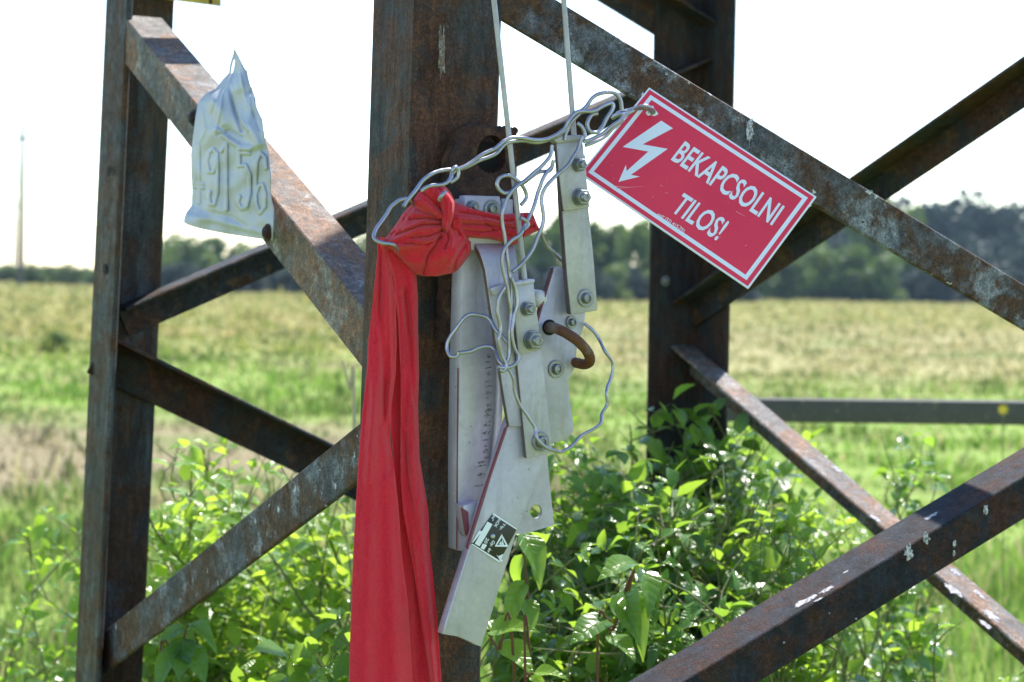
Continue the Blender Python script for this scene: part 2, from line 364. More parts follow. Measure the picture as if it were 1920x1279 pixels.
t = NT('weathered_rail'); v = t.coord(); n = t.noise(v, 14, 6, .7); n2 = t.noise(v, 40, 4)
c = t.mix(n, (.045, .045, .042), (.11, .105, .09)); c = t.mix(t.ramp(n2, [(.6, 0), (.72, .5)]), c, (.30, .27, .14)); t.l(c, t.b.inputs['Base Color']); t.set(Roughness=.9); M['rail'] = t.m
t = NT('yellow_enamel'); v = t.coord(); t.l(t.mix(t.ramp(t.noise(v, 30, 5, .7), [(.45, 0), (.6, 1)]), (.55, .38, .02), (.28, .17, .03)), t.b.inputs['Base Color']); t.set(Roughness=.4); M['yellow'] = t.m
HAZE = .0003

# ================= SETTING =================
bm = bmesh.new()
for a, b in ((-2, 60), (60, 400), (400, 2500)):
    pass
xs = [-420, -200, -60, -12, 12, 60, 200, 420]; ys = [-60, 0, 12, 40, 100, 200, 320, 480]
gv = [[bm.verts.new((x, y, 0)) for x in xs] for y in ys]
for j in range(len(ys)-1):
    for i in range(len(xs)-1): bm.faces.new((gv[j][i], gv[j][i+1], gv[j+1][i+1], gv[j+1][i]))
tag(to_obj('ground', bm, M['ground']), kind='structure')

def grass():
    rng = np.random.default_rng(3); Vs = []; vr = []; 
    N = 130000
    # density falls with distance; positions within a widened view wedge
    yy = 5.2*np.exp(rng.random(N)*math.log(150/5.2)); xx = (rng.random(N)*2-1)*(yy*.34+1.2)
    cl = np.array([noise.noise(Vector((x*.9, y*.9, 0))) for x, y in zip(xx[::1], yy[::1])])
    keep = rng.random(N) < .55+cl*.9
    xx, yy, cl = xx[keep], yy[keep], cl[keep]; n = len(xx)
    bare = (yy > 12.8) & (yy < 18.8) & (xx < 0.3) & (rng.random(n) < .85)
    hgt = (.05+.10*rng.random(n))*(1+1.3*np.clip(cl, -.5, 1))*np.where(yy > 11, .62, 1); hgt[bare] *= .3
    tall = rng.random(n) < .035; hgt[tall] *= 2.4; wsel = (cl > .28) & (rng.random(n) < .4); hgt[wsel] *= 1.8
    hgt = np.where(xx > .8, hgt*.8, hgt)
    wd = (.004+.0009*yy)*(.6+.8*rng.random(n)); wd[tall] *= .6
    th = rng.random(n)*math.tau; ld = rng.random(n)*math.tau; le = hgt*(.15+.5*rng.random(n))
    hgt = hgt[:]; drop = bare & (rng.random(n) < .7); hgt[drop] = .004
    dx, dy = np.cos(th)*wd, np.sin(th)*wd; lx, ly = np.cos(ld)*le, np.sin(ld)*le
    V = np.zeros((n, 5, 3)); V[:, 0] = np.c_[xx-dx, yy-dy, 0*xx-.01]; V[:, 1] = np.c_[xx+dx, yy+dy, 0*xx-.01]
    V[:, 2] = np.c_[xx+dx*.8+lx*.35, yy+dy*.8+ly*.35, hgt*.6]; V[:, 3] = np.c_[xx-dx*.8+lx*.35, yy-dy*.8+ly*.35, hgt*.6]
    V[:, 4] = np.c_[xx+lx, yy+ly, hgt]
    b = np.arange(n)[:, None]*5
    F = np.concatenate([b+np.array([[0, 1, 2]]), b+np.array([[0, 2, 3]]), b+np.array([[3, 2, 4]])])
    var = np.repeat(rng.random(n), 5)
    o = mesh_np('field_grass', V.reshape(-1, 3), F, M['grass'], var=var)
    tag(o, 'low uneven meadow grass and dry stalks covering the field', 'grass', kind='stuff')
grass()
def tall_grass():
    rng = np.random.default_rng(8); n = 2600
    yy = 3.6+3.6*rng.random(n); side = rng.random(n) < .6
    xx = np.where(side, .55+1.5*rng.random(n), -1.7+1.3*rng.random(n))*yy/5
    h = .30+.55*rng.random(n)**1.6; th = rng.random(n)*math.tau; le = h*(.1+.35*rng.random(n)); wd = .0022+.002*rng.random(n)
    S_ = 6; V = np.zeros((n, S_+1, 2, 3))
    for k in range(S_+1):
        u = k/S_; w_ = wd*(1-u**1.5)+.0003
        cx_ = xx+np.cos(th)*le*u*u; cy_ = yy+np.sin(th)*le*u*u; z = h*(u-.18*u*u)
        V[:, k, 0] = np.c_[cx_-np.sin(th)*w_, cy_+np.cos(th)*w_, z]; V[:, k, 1] = np.c_[cx_+np.sin(th)*w_, cy_-np.cos(th)*w_, z]
    b0 = np.arange(n)[:, None]*(2*(S_+1)); F = np.concatenate([b0+np.array([[2*k, 2*k+1, 2*k+3, 2*k+2]]) for k in range(S_)])
    tag(mesh_np('tall_grass', V.reshape(-1, 3), F, M['grass'], var=np.repeat(rng.random(n), 2*(S_+1))), 'loose tall grass and straw stems around the pylon foot', 'grass', kind='stuff')
tall_grass()

bm = bmesh.new()
bmesh.ops.create_cube(bm, size=1)
for v in bm.verts: v.co = Vector((v.co.x*844, 210+v.co.y*544, 8.5+v.co.z*19))
t = NT('haze_air'); t.t.nodes.remove(t.b); pv = t.n('ShaderNodeVolumePrincipled'); pv.inputs['Color'].default_value = (.62, .80, 1, 1); pv.inputs['Density'].default_value = HAZE
t.l(pv.outputs[0], t.out.inputs['Volume'])
if HAZE > 0: tag(to_obj('haze', bm, t.m), 'thin bluish summer haze over the far field and wood', 'haze', kind='stuff')

# ---- trees ----
def crown_mesh(name, mat, seed, nq=2600, lobes=9, cs=.30, tall=1.0):
    rng = np.random.default_rng(seed); L = []
    for k in range(lobes):
        a = rng.random()*math.tau; r = rng.random()**.6*.36; z = .18+rng.random()*.66
        L.append((math.cos(a)*r, math.sin(a)*r, z*tall, .17+.13*rng.random()))
    L.append((0, 0, .45, .3)); L.append((.1, 0, .16, .3)); L.append((-.2, .1, .14, .22)); L.append((.25, -.1, .14, .2)); L.append((0, 0, .78*tall, .2))
    pts = []
    for i in range(nq):
        x, y, z, r = L[rng.integers(len(L))]
        d = rng.normal(size=3); d /= np.linalg.norm(d); rr = r*(.55+.5*rng.random()**.5)
        pts.append((x+d[0]*rr, y+d[1]*rr, max(.05, z+d[2]*rr*.85)))
    pts = np.array(pts); n = len(pts)
    u = rng.normal(size=(n, 3)); u /= np.linalg.norm(u, axis=1)[:, None]; v = np.cross(u, rng.normal(size=(n, 3))); v /= np.linalg.norm(v, axis=1)[:, None]
    s = (cs*.12*(.5+rng.random(n)))[:, None]
    V = np.stack([pts-u*s, pts-v*s*.7, pts+u*s, pts+v*s*.7], 1).reshape(-1, 3)
    F = np.arange(n*4).reshape(n, 4)
    o = mesh_np(name, V, F, mat, var=np.repeat(np.clip(rng.random(n)*.7+.3*(pts[:, 2]), 0, 1), 4)); return o
def trunk_mesh(seed):
    rng = random.Random(seed); bm = bmesh.new()
    add_tube(bm, catmull([Vector((0, 0, -.02)), Vector((.01, 0, .25)), Vector((-.01, .01, .5)), Vector((0, 0, .72))], 3), .03, 7, lambda t: 1-.7*t)
    for k in range(5):
        a = rng.random()*6.28; z = .2+.1*k
        add_tube(bm, [Vector((0, 0, z)), Vector((math.cos(a)*.12, math.sin(a)*.12, z+.1)), Vector((math.cos(a)*.26, math.sin(a)*.26, z+.17))], .012, 5, lambda t: 1-.7*t)
    me = bpy.data.meshes.new('trunk'); bm.to_mesh(me); bm.free(); me.materials.append(M['bark']); return me
TM = {}
for kind, mat in (('green', M['tree']), ('pale', M['tree_pale']), ('far', M['tree_far'])):
    TM[kind] = []
    for k in range(3):
        o = crown_mesh('crown', mat, 20+k+len(kind), tall=1.0); me = o.data; bpy.data.objects.remove(o); TM[kind].append(me)
TR = [trunk_mesh(1), trunk_mesh(2)]
def tree(px, top, Y, wpx, kind, label, cat='tree', group='trees along the far edge of the field', seed=0):
    g = at(px, 560, Y); z = at(px, top, Y).z; h = max(z, .3)/.98
    wd = wpx/FPX*Y/.95
    t = thing({'tree': 'broadleaf_tree', 'bush': 'field_bush'}[cat], (g.x, Y, 0), label, cat, group)
    c = bpy.data.objects.new('crown', TM[kind][seed % 3]); link(c); c.parent = t
    k = bpy.data.objects.new('trunk', TR[seed % 2]); link(k); k.parent = t
    t.rotation_euler.z = seed*1.7; t.scale = (wd, wd, h)
def interp(tab, x):
    for (a, b), (c, d) in zip(tab, tab[1:]):
        if a <= x <= c: return b+(d-b)*(x-a)/(c-a)
    return tab[-1][1]
ORD = ['first', 'second', 'third', 'fourth', 'fifth', 'sixth', 'seventh', 'eighth', 'ninth', 'tenth', 'eleventh', 'twelfth', 'thirteenth', 'fourteenth', 'fifteenth', 'sixteenth', 'seventeenth', 'eighteenth', 'nineteenth', 'twentieth', 'twenty-first', 'twenty-second', 'twenty-third', 'twenty-fourth']
cnt = {}
def od(key, text):
    cnt[key] = cnt.get(key, 0)+1
    return ORD[min(cnt[key], 24)-1]+' '+text
rt = random.Random(5); k = 0
tops = [(0, 500), (60, 492), (110, 500), (180, 503)]
GT = 'low distant trees at the left edge of the field'
for px in range(-60, 215, 24):
    k += 1; tree(px, interp(tops, max(0, px))+rt.uniform(-5, 4), 150+rt.uniform(-10, 16), 60, 'green', od('a', 'low hazy skyline tree from the left edge of the photo'), group=GT, seed=k)
tops = [(290, 440), (350, 428), (420, 448), (480, 455), (560, 458), (640, 455), (760, 430), (1000, 418), (1080, 402), (1130, 398), (1160, 410), (1230, 415), (1300, 420), (1400, 440)]
GM = 'broad green trees in the middle of the tree line'
for px in range(235, 1420, 42):
    k += 1
    if px > 1000: lb, gr, kd = od('b', 'broad tree of the far line to the right of the centre leg'), 'trees between the centre leg and the right leg', 'green' if k % 3 else 'pale'
    else: lb, gr, kd = od('c', 'broad dark tree of the far line from the left leg'), GM, 'green'
    tree(px, interp(tops, max(290, px))+rt.uniform(-8, 10), 135+rt.uniform(-8, 14), 92+rt.uniform(-10, 25), kd, lb, group=gr, seed=k)
for px in range(300, 1420, 34):
    k += 1; tree(px, 500+rt.uniform(-12, 8), 124+rt.uniform(-6, 6), 80, 'pale' if px > 1020 and k % 2 else 'far', od('d'+str(px > 1020), 'low field-edge shrub right of the centre leg' if px > 1020 else 'low field-edge shrub from the left leg rightwards'), 'bush', 'low shrubs along the field edge', k)
for px, top, Y, wp, kd in ((1470, 452, 150, 120, 'green'), (1540, 462, 152, 120, 'pale'), (1600, 455, 150, 120, 'green'), (1655, 480, 148, 100, 'green')):
    k += 1; tree(px, top, Y, wp, kd, od('e', 'bushy green tree from the left below the warning sign, before the dark wood'), group='bushy trees below the warning sign', seed=k)
tree(1625, 322, 170, 105, 'pale', 'tall pale tree rising over the dark wood behind the crossing braces', seed=3)
tree(1712, 380, 165, 92, 'pale', 'yellowish tree at the left end of the dark wood on the right', seed=5)
tops = [(1400, 428), (1500, 420), (1620, 400), (1700, 380), (1740, 376), (1800, 370), (1860, 377), (1920, 386), (2100, 400)]
for px in range(1420, 2120, 38):
    k += 1; tree(px, interp(tops, px)+rt.uniform(-2, 3), 210+rt.uniform(-8, 14), 150, 'far', od('f', 'dark tall tree from the left along the top of the wood at right'), group='trees of the dark wood at right', seed=k)
for px in range(1430, 2120, 40):
    k += 1; tree(px, 455+rt.uniform(-25, 20), 185+rt.uniform(-8, 8), 140, 'far', od('g', 'dark lower tree from the left in the front row of the wood'), group='trees of the dark wood at right', seed=k)
for px in range(1440, 2100, 36):
    k += 1; tree(px, 505+rt.uniform(-14, 10), 160+rt.uniform(-6, 6), 90, 'far', od('h', 'low dark shrub from the left along the foot of the wood'), 'bush', 'low shrubs below the wood', k)
tree(103, 620, 33, 62, 'green', 'small dark lone bush in the field at far left', 'bush', None, 4)

# ---- far power line on the left ----
def pole(px, top, bot, arm, label):
    h = px
    Y = CAM_H/((bot-top)/FPX)  # dummy
def power_pole(px, top, base, h, arm, label):
    Y = h/((base-top)/FPX); g = at(px, base, Y); 
    t = thing('power_pole', (g.x, Y, 0), label, 'power pole', 'power poles on the left horizon')
    bm = bmesh.new(); rr = .24
    add_tube(bm, [Vector((g.x, Y, 0)), Vector((g.x, Y, h*.6)), Vector((g.x, Y, h))], rr, 8, lambda t_: 1-.45*t_)
    to_obj('mast', bm, M['rail'], t, 40)
    bm = bmesh.new(); 
    add_tube(bm, [Vector((g.x-arm, Y, h-1.0)), Vector((g.x+arm, Y, h-1.0))], .09, 6); 
    to_obj('crossarm', bm, M['leg_back'], t, 40)
    for s in (-1, 0, 1):
        bm = bmesh.new(); add_lathe(bm, Vector((g.x+s*arm*.95, Y, h-1.0+(1.0 if s == 0 else 0))), Vector((0, 0, 1)), [(.04, 0), (.09, .08), (.06, .16), (.09, .24), (.03, .34)], 8)
        to_obj('insulator', bm, M['cast'], t, 40)
    return [Vector((g.x+s*arm*.95, Y, h-.7+(1.0 if s == 0 else 0))) for s in (-1, 0, 1)]
A = power_pole(38, 244, 545, 11, 1.0, 'tallest and nearest of the far wooden power poles at the left edge')
B_ = power_pole(27, 392, 530, 11, 1.0, 'middle far power pole just left of the tallest one')
C_ = power_pole(17, 445, 522, 11, 1.0, 'smallest far power pole at the very left of the row')
D_ = power_pole(163, 458, 512, 9, 1.0, 'faint far power pole beside the left pylon leg above the trees')
NEAR = [Vector((A[i].x+2.6+.4*i, -20, 13.2+.2*i)) for i in range(3)]
for i in range(3):
    bm = bmesh.new()
    for p, q in ((C_[i], B_[i]), (B_[i], A[i]), (A[i], NEAR[i])):
        pts = [p.lerp(q, s/14)-Vector((0, 0, 1.6*4*(s/14)*(1-s/14))) for s in range(15)]
        add_tube(bm, pts, .012, 5)
    tag(to_obj('power_line', bm, M['galv'], None, 60), ('left outer overhead wire of the far pole line', 'middle topmost overhead wire of the far pole line', 'right outer overhead wire of the far pole line')[i], 'power line', 'overhead wires at left')

# ---- grey rail behind the tower ----
t = thing('field_rail', at(1640, 1000, 5.2)*1, 'grey weathered horizontal rail across the grass at the right behind the tower', 'railing')
a = at(1345, 768, 5.2); b = at(2140, 777, 5.2); d = (b-a); hh = .030
bm = bmesh.new(); add_prism(bm, [a+Vector((0, -.03, hh)), a+Vector((0, -.03, -hh)), a+Vector((0, .05, -hh)), a+Vector((0, .05, hh))], d); bevel_all(bm, .005, 2)
to_obj('rail', bm, M['rail'], t, 40)
for px in (1325, 2125):
    p = at(px, 768, 5.24); bm = bmesh.new(); 
    add_prism(bm, [Vector((p.x-.04, p.y-.035, 0)), Vector((p.x+.04, p.y-.035, 0)), Vector((p.x+.04, p.y+.045, 0)), Vector((p.x-.04, p.y+.045, 0))], Vector((0, 0, p.z+.02))); bevel_all(bm, .005, 1)
    to_obj('post', bm, M['rail'], t, 40)

# ================= PYLON =================
PY = thing('lattice_pylon', (CC.x, CC.y, 0), 'rusty steel lattice power pylon with four angle legs and crossing braces', 'pylon')
FW, FT = .106, .010
def leg(P0, d1, d2, mat, ztop=5.2):
    ax = lean(P0).normalized(); base = legpt(P0, 0)
    x = (d1-ax*d1.dot(ax)).normalized(); y = ax.cross(x); sg = 1 if y.dot(d2) > 0 else -1
    fil = .008; pts = [(0.002, 0), (FW-.003, 0), (FW, .003), (FW, FT-.003), (FW-.004, FT), (FT+fil, FT), (FT+fil*.3, FT+fil*.3), (FT, FT+fil), (FT, FW-.004), (FT-.003, FW), (.003, FW), (0, FW-.003), (0, .002)]
    bm = bmesh.new(); H = ztop/ax.z; nz = 40; rings = []
    for k in range(nz+1):
        rings.append([bm.verts.new((px_, py_*sg, H*k/nz-.05)) for px_, py_ in pts])
    for a_, b_ in zip(rings, rings[1:]):
        for i in range(len(pts)): bm.faces.new((a_[i], a_[(i+1) % len(pts)], b_[(i+1) % len(pts)], b_[i]))
    bm.faces.new(rings[0]); bm.faces.new(rings[-1][::-1]); bmesh.ops.recalc_face_normals(bm, faces=bm.faces[:])
    mw = Matrix.Translation(base) @ Matrix((x, y, ax)).transposed().to_4x4()
    return to_obj('leg', bm, mat, PY, 40, mw=mw)
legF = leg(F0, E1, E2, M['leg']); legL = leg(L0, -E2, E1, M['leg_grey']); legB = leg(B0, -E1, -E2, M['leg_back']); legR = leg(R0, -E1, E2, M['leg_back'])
FACE = {'FR': (N_FR, F0), 'LF': (N_LF, F0), 'LB': (N_LB, L0), 'BR': (N_BR, B0)}
def brace(face, p1, p2, h, mat, e1=0, e2=0, gap=None, th=.006, h2=None, zoff=0, wall=0):
    n, q = FACE[face]; gap = FT+.001 if gap is None else gap
    A_ = hit(*p1, q-n*gap, n); B2 = hit(*p2, q-n*gap, n); ax = (B2-A_).normalized()
    A_ -= ax*e1; B2 += ax*e2; Lh = (B2-A_).length
    wv = Vector((0, 0, 1)); wv = (wv-ax*wv.dot(ax)).normalized(); inn = -n; h2 = h2 or h
    y = ax.cross(wv); sg = 1 if y.dot(inn) > 0 else -1
    sec = [(0, 0), (0, h2-.002), (-.002, h2), (-th+.001, h2), (-th, h2-.001), (-th, th+.004), (-th-.004, th), (-h+.001, th), (-h, th-.001), (-h, .002), (-h+.002, 0), (-.0015, 0)]
    sec = [(-.0015, 0)] + [(0, .0015)] + sec[1:-1]
    bm = bmesh.new(); nz = 24; rings = []
    for k in range(nz+1):
        rings.append([bm.verts.new((a_, b_*sg, Lh*k/nz)) for a_, b_ in sec])
    for r1, r2 in zip(rings, rings[1:]):
        for i in range(len(sec)): bm.faces.new((r1[i], r1[(i+1) % len(sec)], r2[(i+1) % len(sec)], r2[i]))
    bm.faces.new(rings[0]); bm.faces.new(rings[-1][::-1]); bmesh.ops.recalc_face_normals(bm, faces=bm.faces[:])
    mw = Matrix.Translation(A_) @ Matrix((wv, y, ax)).transposed().to_4x4()
    return to_obj('brace', bm, mat, PY, 40, mw=mw)
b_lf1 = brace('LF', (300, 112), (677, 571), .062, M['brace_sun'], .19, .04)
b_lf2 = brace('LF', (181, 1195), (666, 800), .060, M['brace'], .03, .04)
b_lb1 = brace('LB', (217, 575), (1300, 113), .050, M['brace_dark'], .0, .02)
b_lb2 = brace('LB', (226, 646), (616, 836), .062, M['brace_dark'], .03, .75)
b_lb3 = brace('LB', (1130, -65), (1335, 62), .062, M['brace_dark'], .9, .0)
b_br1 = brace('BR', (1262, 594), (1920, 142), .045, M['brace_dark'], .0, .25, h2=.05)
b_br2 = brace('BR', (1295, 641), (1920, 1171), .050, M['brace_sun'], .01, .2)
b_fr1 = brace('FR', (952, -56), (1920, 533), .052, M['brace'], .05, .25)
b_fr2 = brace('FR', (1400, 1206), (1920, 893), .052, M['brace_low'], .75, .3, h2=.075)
# higher bracing, out of the picture, as the pylon continues upward
def brace3(face, u1, z1, u2, z2, mat):
    n, q = FACE[face]; P_ = {'FR': (F0, R0), 'LF': (F0, L0), 'LB': (L0, B0), 'BR': (B0, R0)}[face]
    a1 = legpt(P_[0], z1); b1 = legpt(P_[1], z1); a2 = legpt(P_[0], z2); b2 = legpt(P_[1], z2)
    A_ = a1.lerp(b1, u1)-n*(FT+.001); B2 = a2.lerp(b2, u2)-n*(FT+.001); ax = (B2-A_).normalized()
    wv = Vector((0, 0, 1)); wv = (wv-ax*wv.dot(ax)).normalized(); y = ax.cross(wv); sg = 1 if y.dot(-n) > 0 else -1
    bm = bmesh.new(); sec = [(0, 0), (0, .06), (-.006, .06), (-.006, .006), (-.06, .006), (-.06, 0)]
    add_prism(bm, [Vector((a_, b_*sg, 0)) for a_, b_ in sec], Vector((0, 0, (B2-A_).length)))
    to_obj('brace', bm, mat, PY, 40, mw=Matrix.Translation(A_) @ Matrix((wv, y, ax)).transposed().to_4x4())
for fc in ('FR', 'LF', 'LB', 'BR'):
    zz = 2.35
    for i in range(3):
        brace3(fc, .03 if i % 2 else .97, zz, .97 if i % 2 else .03, zz+.75, M['brace_dark']); zz += .8
# bolt holes and bolts of the frame
def disc(name, px, py, P, N, off, r, mat, parent, h=.0015, asp=1):
    bm = bmesh.new(); add_lathe(bm, P(px, py, off), N, [(r, 0), (r, h)], 20); return to_obj(name, bm, mat, parent, 40)
PLl = lambda px, py, off=0: hit(px, py, L0+N_LF*off, N_LF)
for px, py in ((205, 321), (197, 505)): 
    disc('bolt_hole', px, py, PLl, N_LF, .0005, .0085, M['hole'], PY, .0008)
def dome_bolt(name, c, n, r, mat, parent):
    bm = bmesh.new(); add_lathe(bm, c, n, [(r*1.25, 0), (r*1.25, .002), (r, .002), (r*.98, r*.35), (r*.75, r*.7), (r*.35, r*.85), (.0005, r*.9)], 18); return to_obj(name, bm, mat, parent, 50)
dome_bolt('bolt', hit(1247, 527, B0-N_LB*(FT), N_LB), -N_LB, .008, M['zinc_dark'], PY)
dome_bolt('bolt', PL(364, 221, -FT), N_LF, .009, M['brace_dark'], PY)
# rust bracket welded to the front leg
brk = bmesh.new()
op = [(866, 238), (900, 236), (968, 246), (969, 300), (965, 420), (935, 420), (935, 640), (828, 640), (838, 420), (840, 300)]
hole = [(921+27*math.cos(a)*(1+.08*math.sin(3*a)), 289+38*math.sin(a)*(1+.06*math.cos(2*a))) for a in [2*math.pi*i/28 for i in range(28)]]
def plate_hole(bm, outer, holes, off, th, P, N):
    loops = [[P(x, y, off) for x, y in outer]]+[[P(x, y, off) for x, y in h_] for h_ in holes]
    tris = tessellate_polygon(loops); flat = [p for l_ in loops for p in l_]
    f = [bm.verts.new(p) for p in flat]; b = [bm.verts.new(p-N*th) for p in flat]
    for a_, b_, c_ in tris:
        try: bm.faces.new((f[a_], f[b_], f[c_])); bm.faces.new((b[c_], b[b_], b[a_]))
        except ValueError: pass
    s = 0
    for l_ in loops:
        n_ = len(l_)
        for i in range(n_): bm.faces.new((f[s+i], f[s+(i+1) % n_], b[s+(i+1) % n_], b[s+i]))
        s += n_
    bmesh.ops.recalc_face_normals(bm, faces=bm.faces[:])
rg = random.Random(2); op2 = []
for (x0, y0), (x1, y1) in zip(op, op[1:]+op[:1]):
    n_ = max(1, int(math.hypot(x1-x0, y1-y0)/5))
    for i in range(n_): op2.append((x0+(x1-x0)*i/n_+rg.uniform(-1.3, 1.3), y0+(y1-y0)*i/n_+rg.uniform(-1.3, 1.3)))
plate_hole(brk, op2, [hole], .022, .016, PF, N_FR)
to_obj('welded_bracket', brk, M['bracket'], PY, 30)
bm = bmesh.new(); pts = [PF(x, y, .006) for x, y in ((845, 262), (945, 268), (945, 320), (845, 320))]; add_prism(bm, pts, -N_FR*.003); to_obj('hole_shade_sheet', bm, M['hole'], PY)  # near-black sheet added behind the bracket hole, standing in for the shade inside
# weld bead along bracket top
bm = bmesh.new(); pts = [PF(866+(968-866)*i/30, 238+8*(i/30)**1.4+rg.uniform(-1, 1), .016+rg.uniform(-.001, .001)) for i in range(31)]
add_tube(bm, pts, .0035, 7, lambda t_: .8+.5*abs(math.sin(t_*60))); to_obj('weld_bead', bm, M['bracket'], PY, 60)
# bird droppings on the lower front brace and pale scars
def splat(name, px, py, P, N, off, w_, h_, seed, mat, parent, ang=0):
    r_ = random.Random(seed); c = []; 
    for i in range(22):
        a = 2*math.pi*i/22; k_ = 1+r_.uniform(-.35, .35); x_, y_ = w_*math.cos(a)*k_, h_*math.sin(a)*k_
        c.append(P(px+x_*math.cos(ang)-y_*math.sin(ang), py+x_*math.sin(ang)+y_*math.cos(ang), off))
    bm = bmesh.new(); vs = [bm.verts.new(p) for p in c]; ct = bm.verts.new(sum(c, Vector())/22+N*.0012)
    for i in range(22): bm.faces.new((vs[i], vs[(i+1) % 22], ct))
    bmesh.ops.recalc_face_normals(bm, faces=bm.faces[:]); return bm
for px, py, w_, h_, s_, m_ in ((829, 100, 7, 46, 31, 'scar'), (826, 60, 3, 12, 32, 'scar')):
    to_obj('scar', splat('d', px, py, PF, N_FR, .0006, w_, h_, s_, None, None), M[m_], PY, 60)
allb = [(1704, 1036, 8, 14, 1), (1737, 1009, 6, 10, 2), (1790, 1020, 3, 7, 3), (1789, 1038, 3, 5, 4), (1848, 955, 4, 9, 5), (1470, 1205, 2, 2, 6), (1555, 1150, 2, 2, 7), (1605, 1160, 2, 2, 9), (1406, 243, 7, 24, 8), (1630, 360, 6, 4, 10), (1250, 138, 3, 3, 11)]
for x, y, w_, h_, s_ in allb:
    o = to_obj('dropping', splat('d', x, y, PF, N_FR, -FT+.0006, w_, h_, s_, None, None), M['dropping'], PY, 60)
def on_top(face, rp1, rp2, px, py, h, seedv, w_=.012):
    """a splash on the top flange of a brace"""
    n, q = FACE[face]; A_ = hit(*rp1, q-n*(FT+.001), n); B2 = hit(*rp2, q-n*(FT+.001), n); ax = (B2-A_).normalized()
    wv = Vector((0, 0, 1)); wv = (wv-ax*wv.dot(ax)).normalized(); c = hit(px, py, A_+wv*.0006, wv); s = (-n)
    r_ = random.Random(seedv); bm = bmesh.new(); vs = [bm.verts.new(c+(ax*math.cos(a)*w_*1.5+s*math.sin(a)*w_*.7)*(1+r_.uniform(-.35, .3))) for a in [2*math.pi*i/16 for i in range(16)]]
    ct = bm.verts.new(c+wv*.001)
    for i in range(16): bm.faces.new((vs[i], vs[(i+1) % 16], ct))
    bmesh.ops.recalc_face_normals(bm, faces=bm.faces[:]); return to_obj('dropping', bm, M['dropping'], PY, 60)
for i, (x, y, s_) in enumerate(((1745, 968, .007), (1550, 1106, .007), (1508, 1128, .010), (1586, 1072, .003), (1535, 1124, .004))):
    on_top('FR', (1400, 1206), (1920, 893), x, y, .05, i, s_)
for i, (x, y, s_) in enumerate(((1568, 879, .007), (1642, 972, .008), (1786, 1106, .011), (1835, 1113, .008), (1858, 1154, .011), (1847, 1170, .008), (1790, 1072, .007))):
    on_top('BR', (1295, 641), (1920, 1171), x, y, .05, 20+i, s_)

# ================= SWITCH HANDLE ASSEMBLY =================
def edge_faces(o, N=N_FR, mat='edge'):
    o.data.materials.append(M[mat])
    for p in o.data.polygons:
        if abs(p.normal.dot(N)) < .35: p.material_index = 1
    return o
SW = thing('isolator_switch', tuple(PF(960, 700, .03)), 'grey galvanised isolator switch linkage bolted to the front pylon leg with two rods going up', 'switch')
def bolt(px, py, off, r, style, parent=None, nh=.006):
    c = PF(px, py, off); n = N_FR; parent = parent or SW; rr = r/FPX*2.1
    if style == 'hex':
        bm = bmesh.new(); add_lathe(bm, c, n, [(rr*1.0, 0), (rr*1.0, .0018), (rr*.97, .0022)], 28)
        o = to_obj('washer', bm, M['bolt'], parent, 35)
        bm = bmesh.new(); add_lathe(bm, c+n*.0022, n, [(rr*.92, 0), (rr*.92, nh-.001), (rr*.80, nh)], 6); bevel_all(bm, .0004, 2)
        to_obj('nut', bm, M['bolt'], parent, 35)
        bm = bmesh.new(); R_ = rr*.50; add_lathe(bm, c+n*(.002+nh), n, [(R_, -.001), (R_, .001), (R_*.92, .0014), (R_, .0019), (R_*.92, .0024), (R_, .0030), (R_*.8, .0042), (R_*.45, .0042), (R_*.40, .0034)], 22)
        to_obj('bolt_end', bm, M['bolt'], parent, 35)
    else:
        bm = bmesh.new(); add_lathe(bm, c, n, [(rr, 0), (rr, .0018), (rr*.95, .0022), (rr*.55, .0022)], 32); to_obj('washer', bm, M['bolt'], parent, 35)
        bm = bmesh.new(); add_lathe(bm, c+n*.002, n, [(rr*.62, 0), (rr*.60, .003), (rr*.50, .0045), (rr*.34, .0048), (rr*.30, .003), (.0002, .003)], 28); to_obj('bolt_head', bm, M['bolt'], parent, 30)
# mounting channel: front face plus returned edges
plate('mounting_channel', [(870, 372), (945, 375), (948, 560), (944, 760), (925, 900), (905, 1010), (900, 1037), (859, 1033), (858, 860), (862, 640), (866, 500)], .046, .024, M['galv'], SW, .002)
ch = bm = bmesh.new()                                 # bright rounded inner edge
add_tube(bm, catmull([PF(936, 640, .050), PF(937, 720, .052), PF(933, 800, .052), PF(925, 880, .050)], 8), .0042, 10); to_obj('channel_lip', bm, M['galv'], SW, 60)
plate('channel_edge_paint', [(859, 690), (860, 690), (857.5, 1030), (856.5, 1030)], .0465, .002, M['pink'], SW, 0)
# weld smuts down the channel
bm = bmesh.new(); r_ = random.Random(9)
for i in range(23):
    y = 668+i*11+r_.uniform(-4, 4); 
    x = 917-(y-668)*.03+r_.uniform(-2, 2); w_ = r_.uniform(3, 8); h_ = r_.uniform(1.2, 5)
    if i > 17: w_ *= 1.8; h_ *= .5; x -= 8
    vs = [bm.verts.new(PF(x+w_*math.cos(a)*(1+r_.uniform(-.5, .4)), y+h_*math.sin(a)*(1+r_.uniform(-.5, .5))-w_*math.cos(a)*.2, .0463)) for a in [2*math.pi*k_/12 for k_ in range(12)]]
    bm.faces.new(vs)
to_obj('grime_marks', bm, M['grime'], SW)
# head plate with the big washer and bolt above the cloth
plate('head_plate', [(872, 366), (938, 368), (940, 400), (944, 470), (868, 470), (870, 400)], .062, .014, M['galv'], SW, .0015)
plate('head_tab', [(942, 372), (962, 374), (964, 460), (944, 462)], .055, .004, M['galv'], SW, .001)
bolt(922, 392, .0622, 17, 'round'); bolt(884, 388, .0622, 12, 'hex')
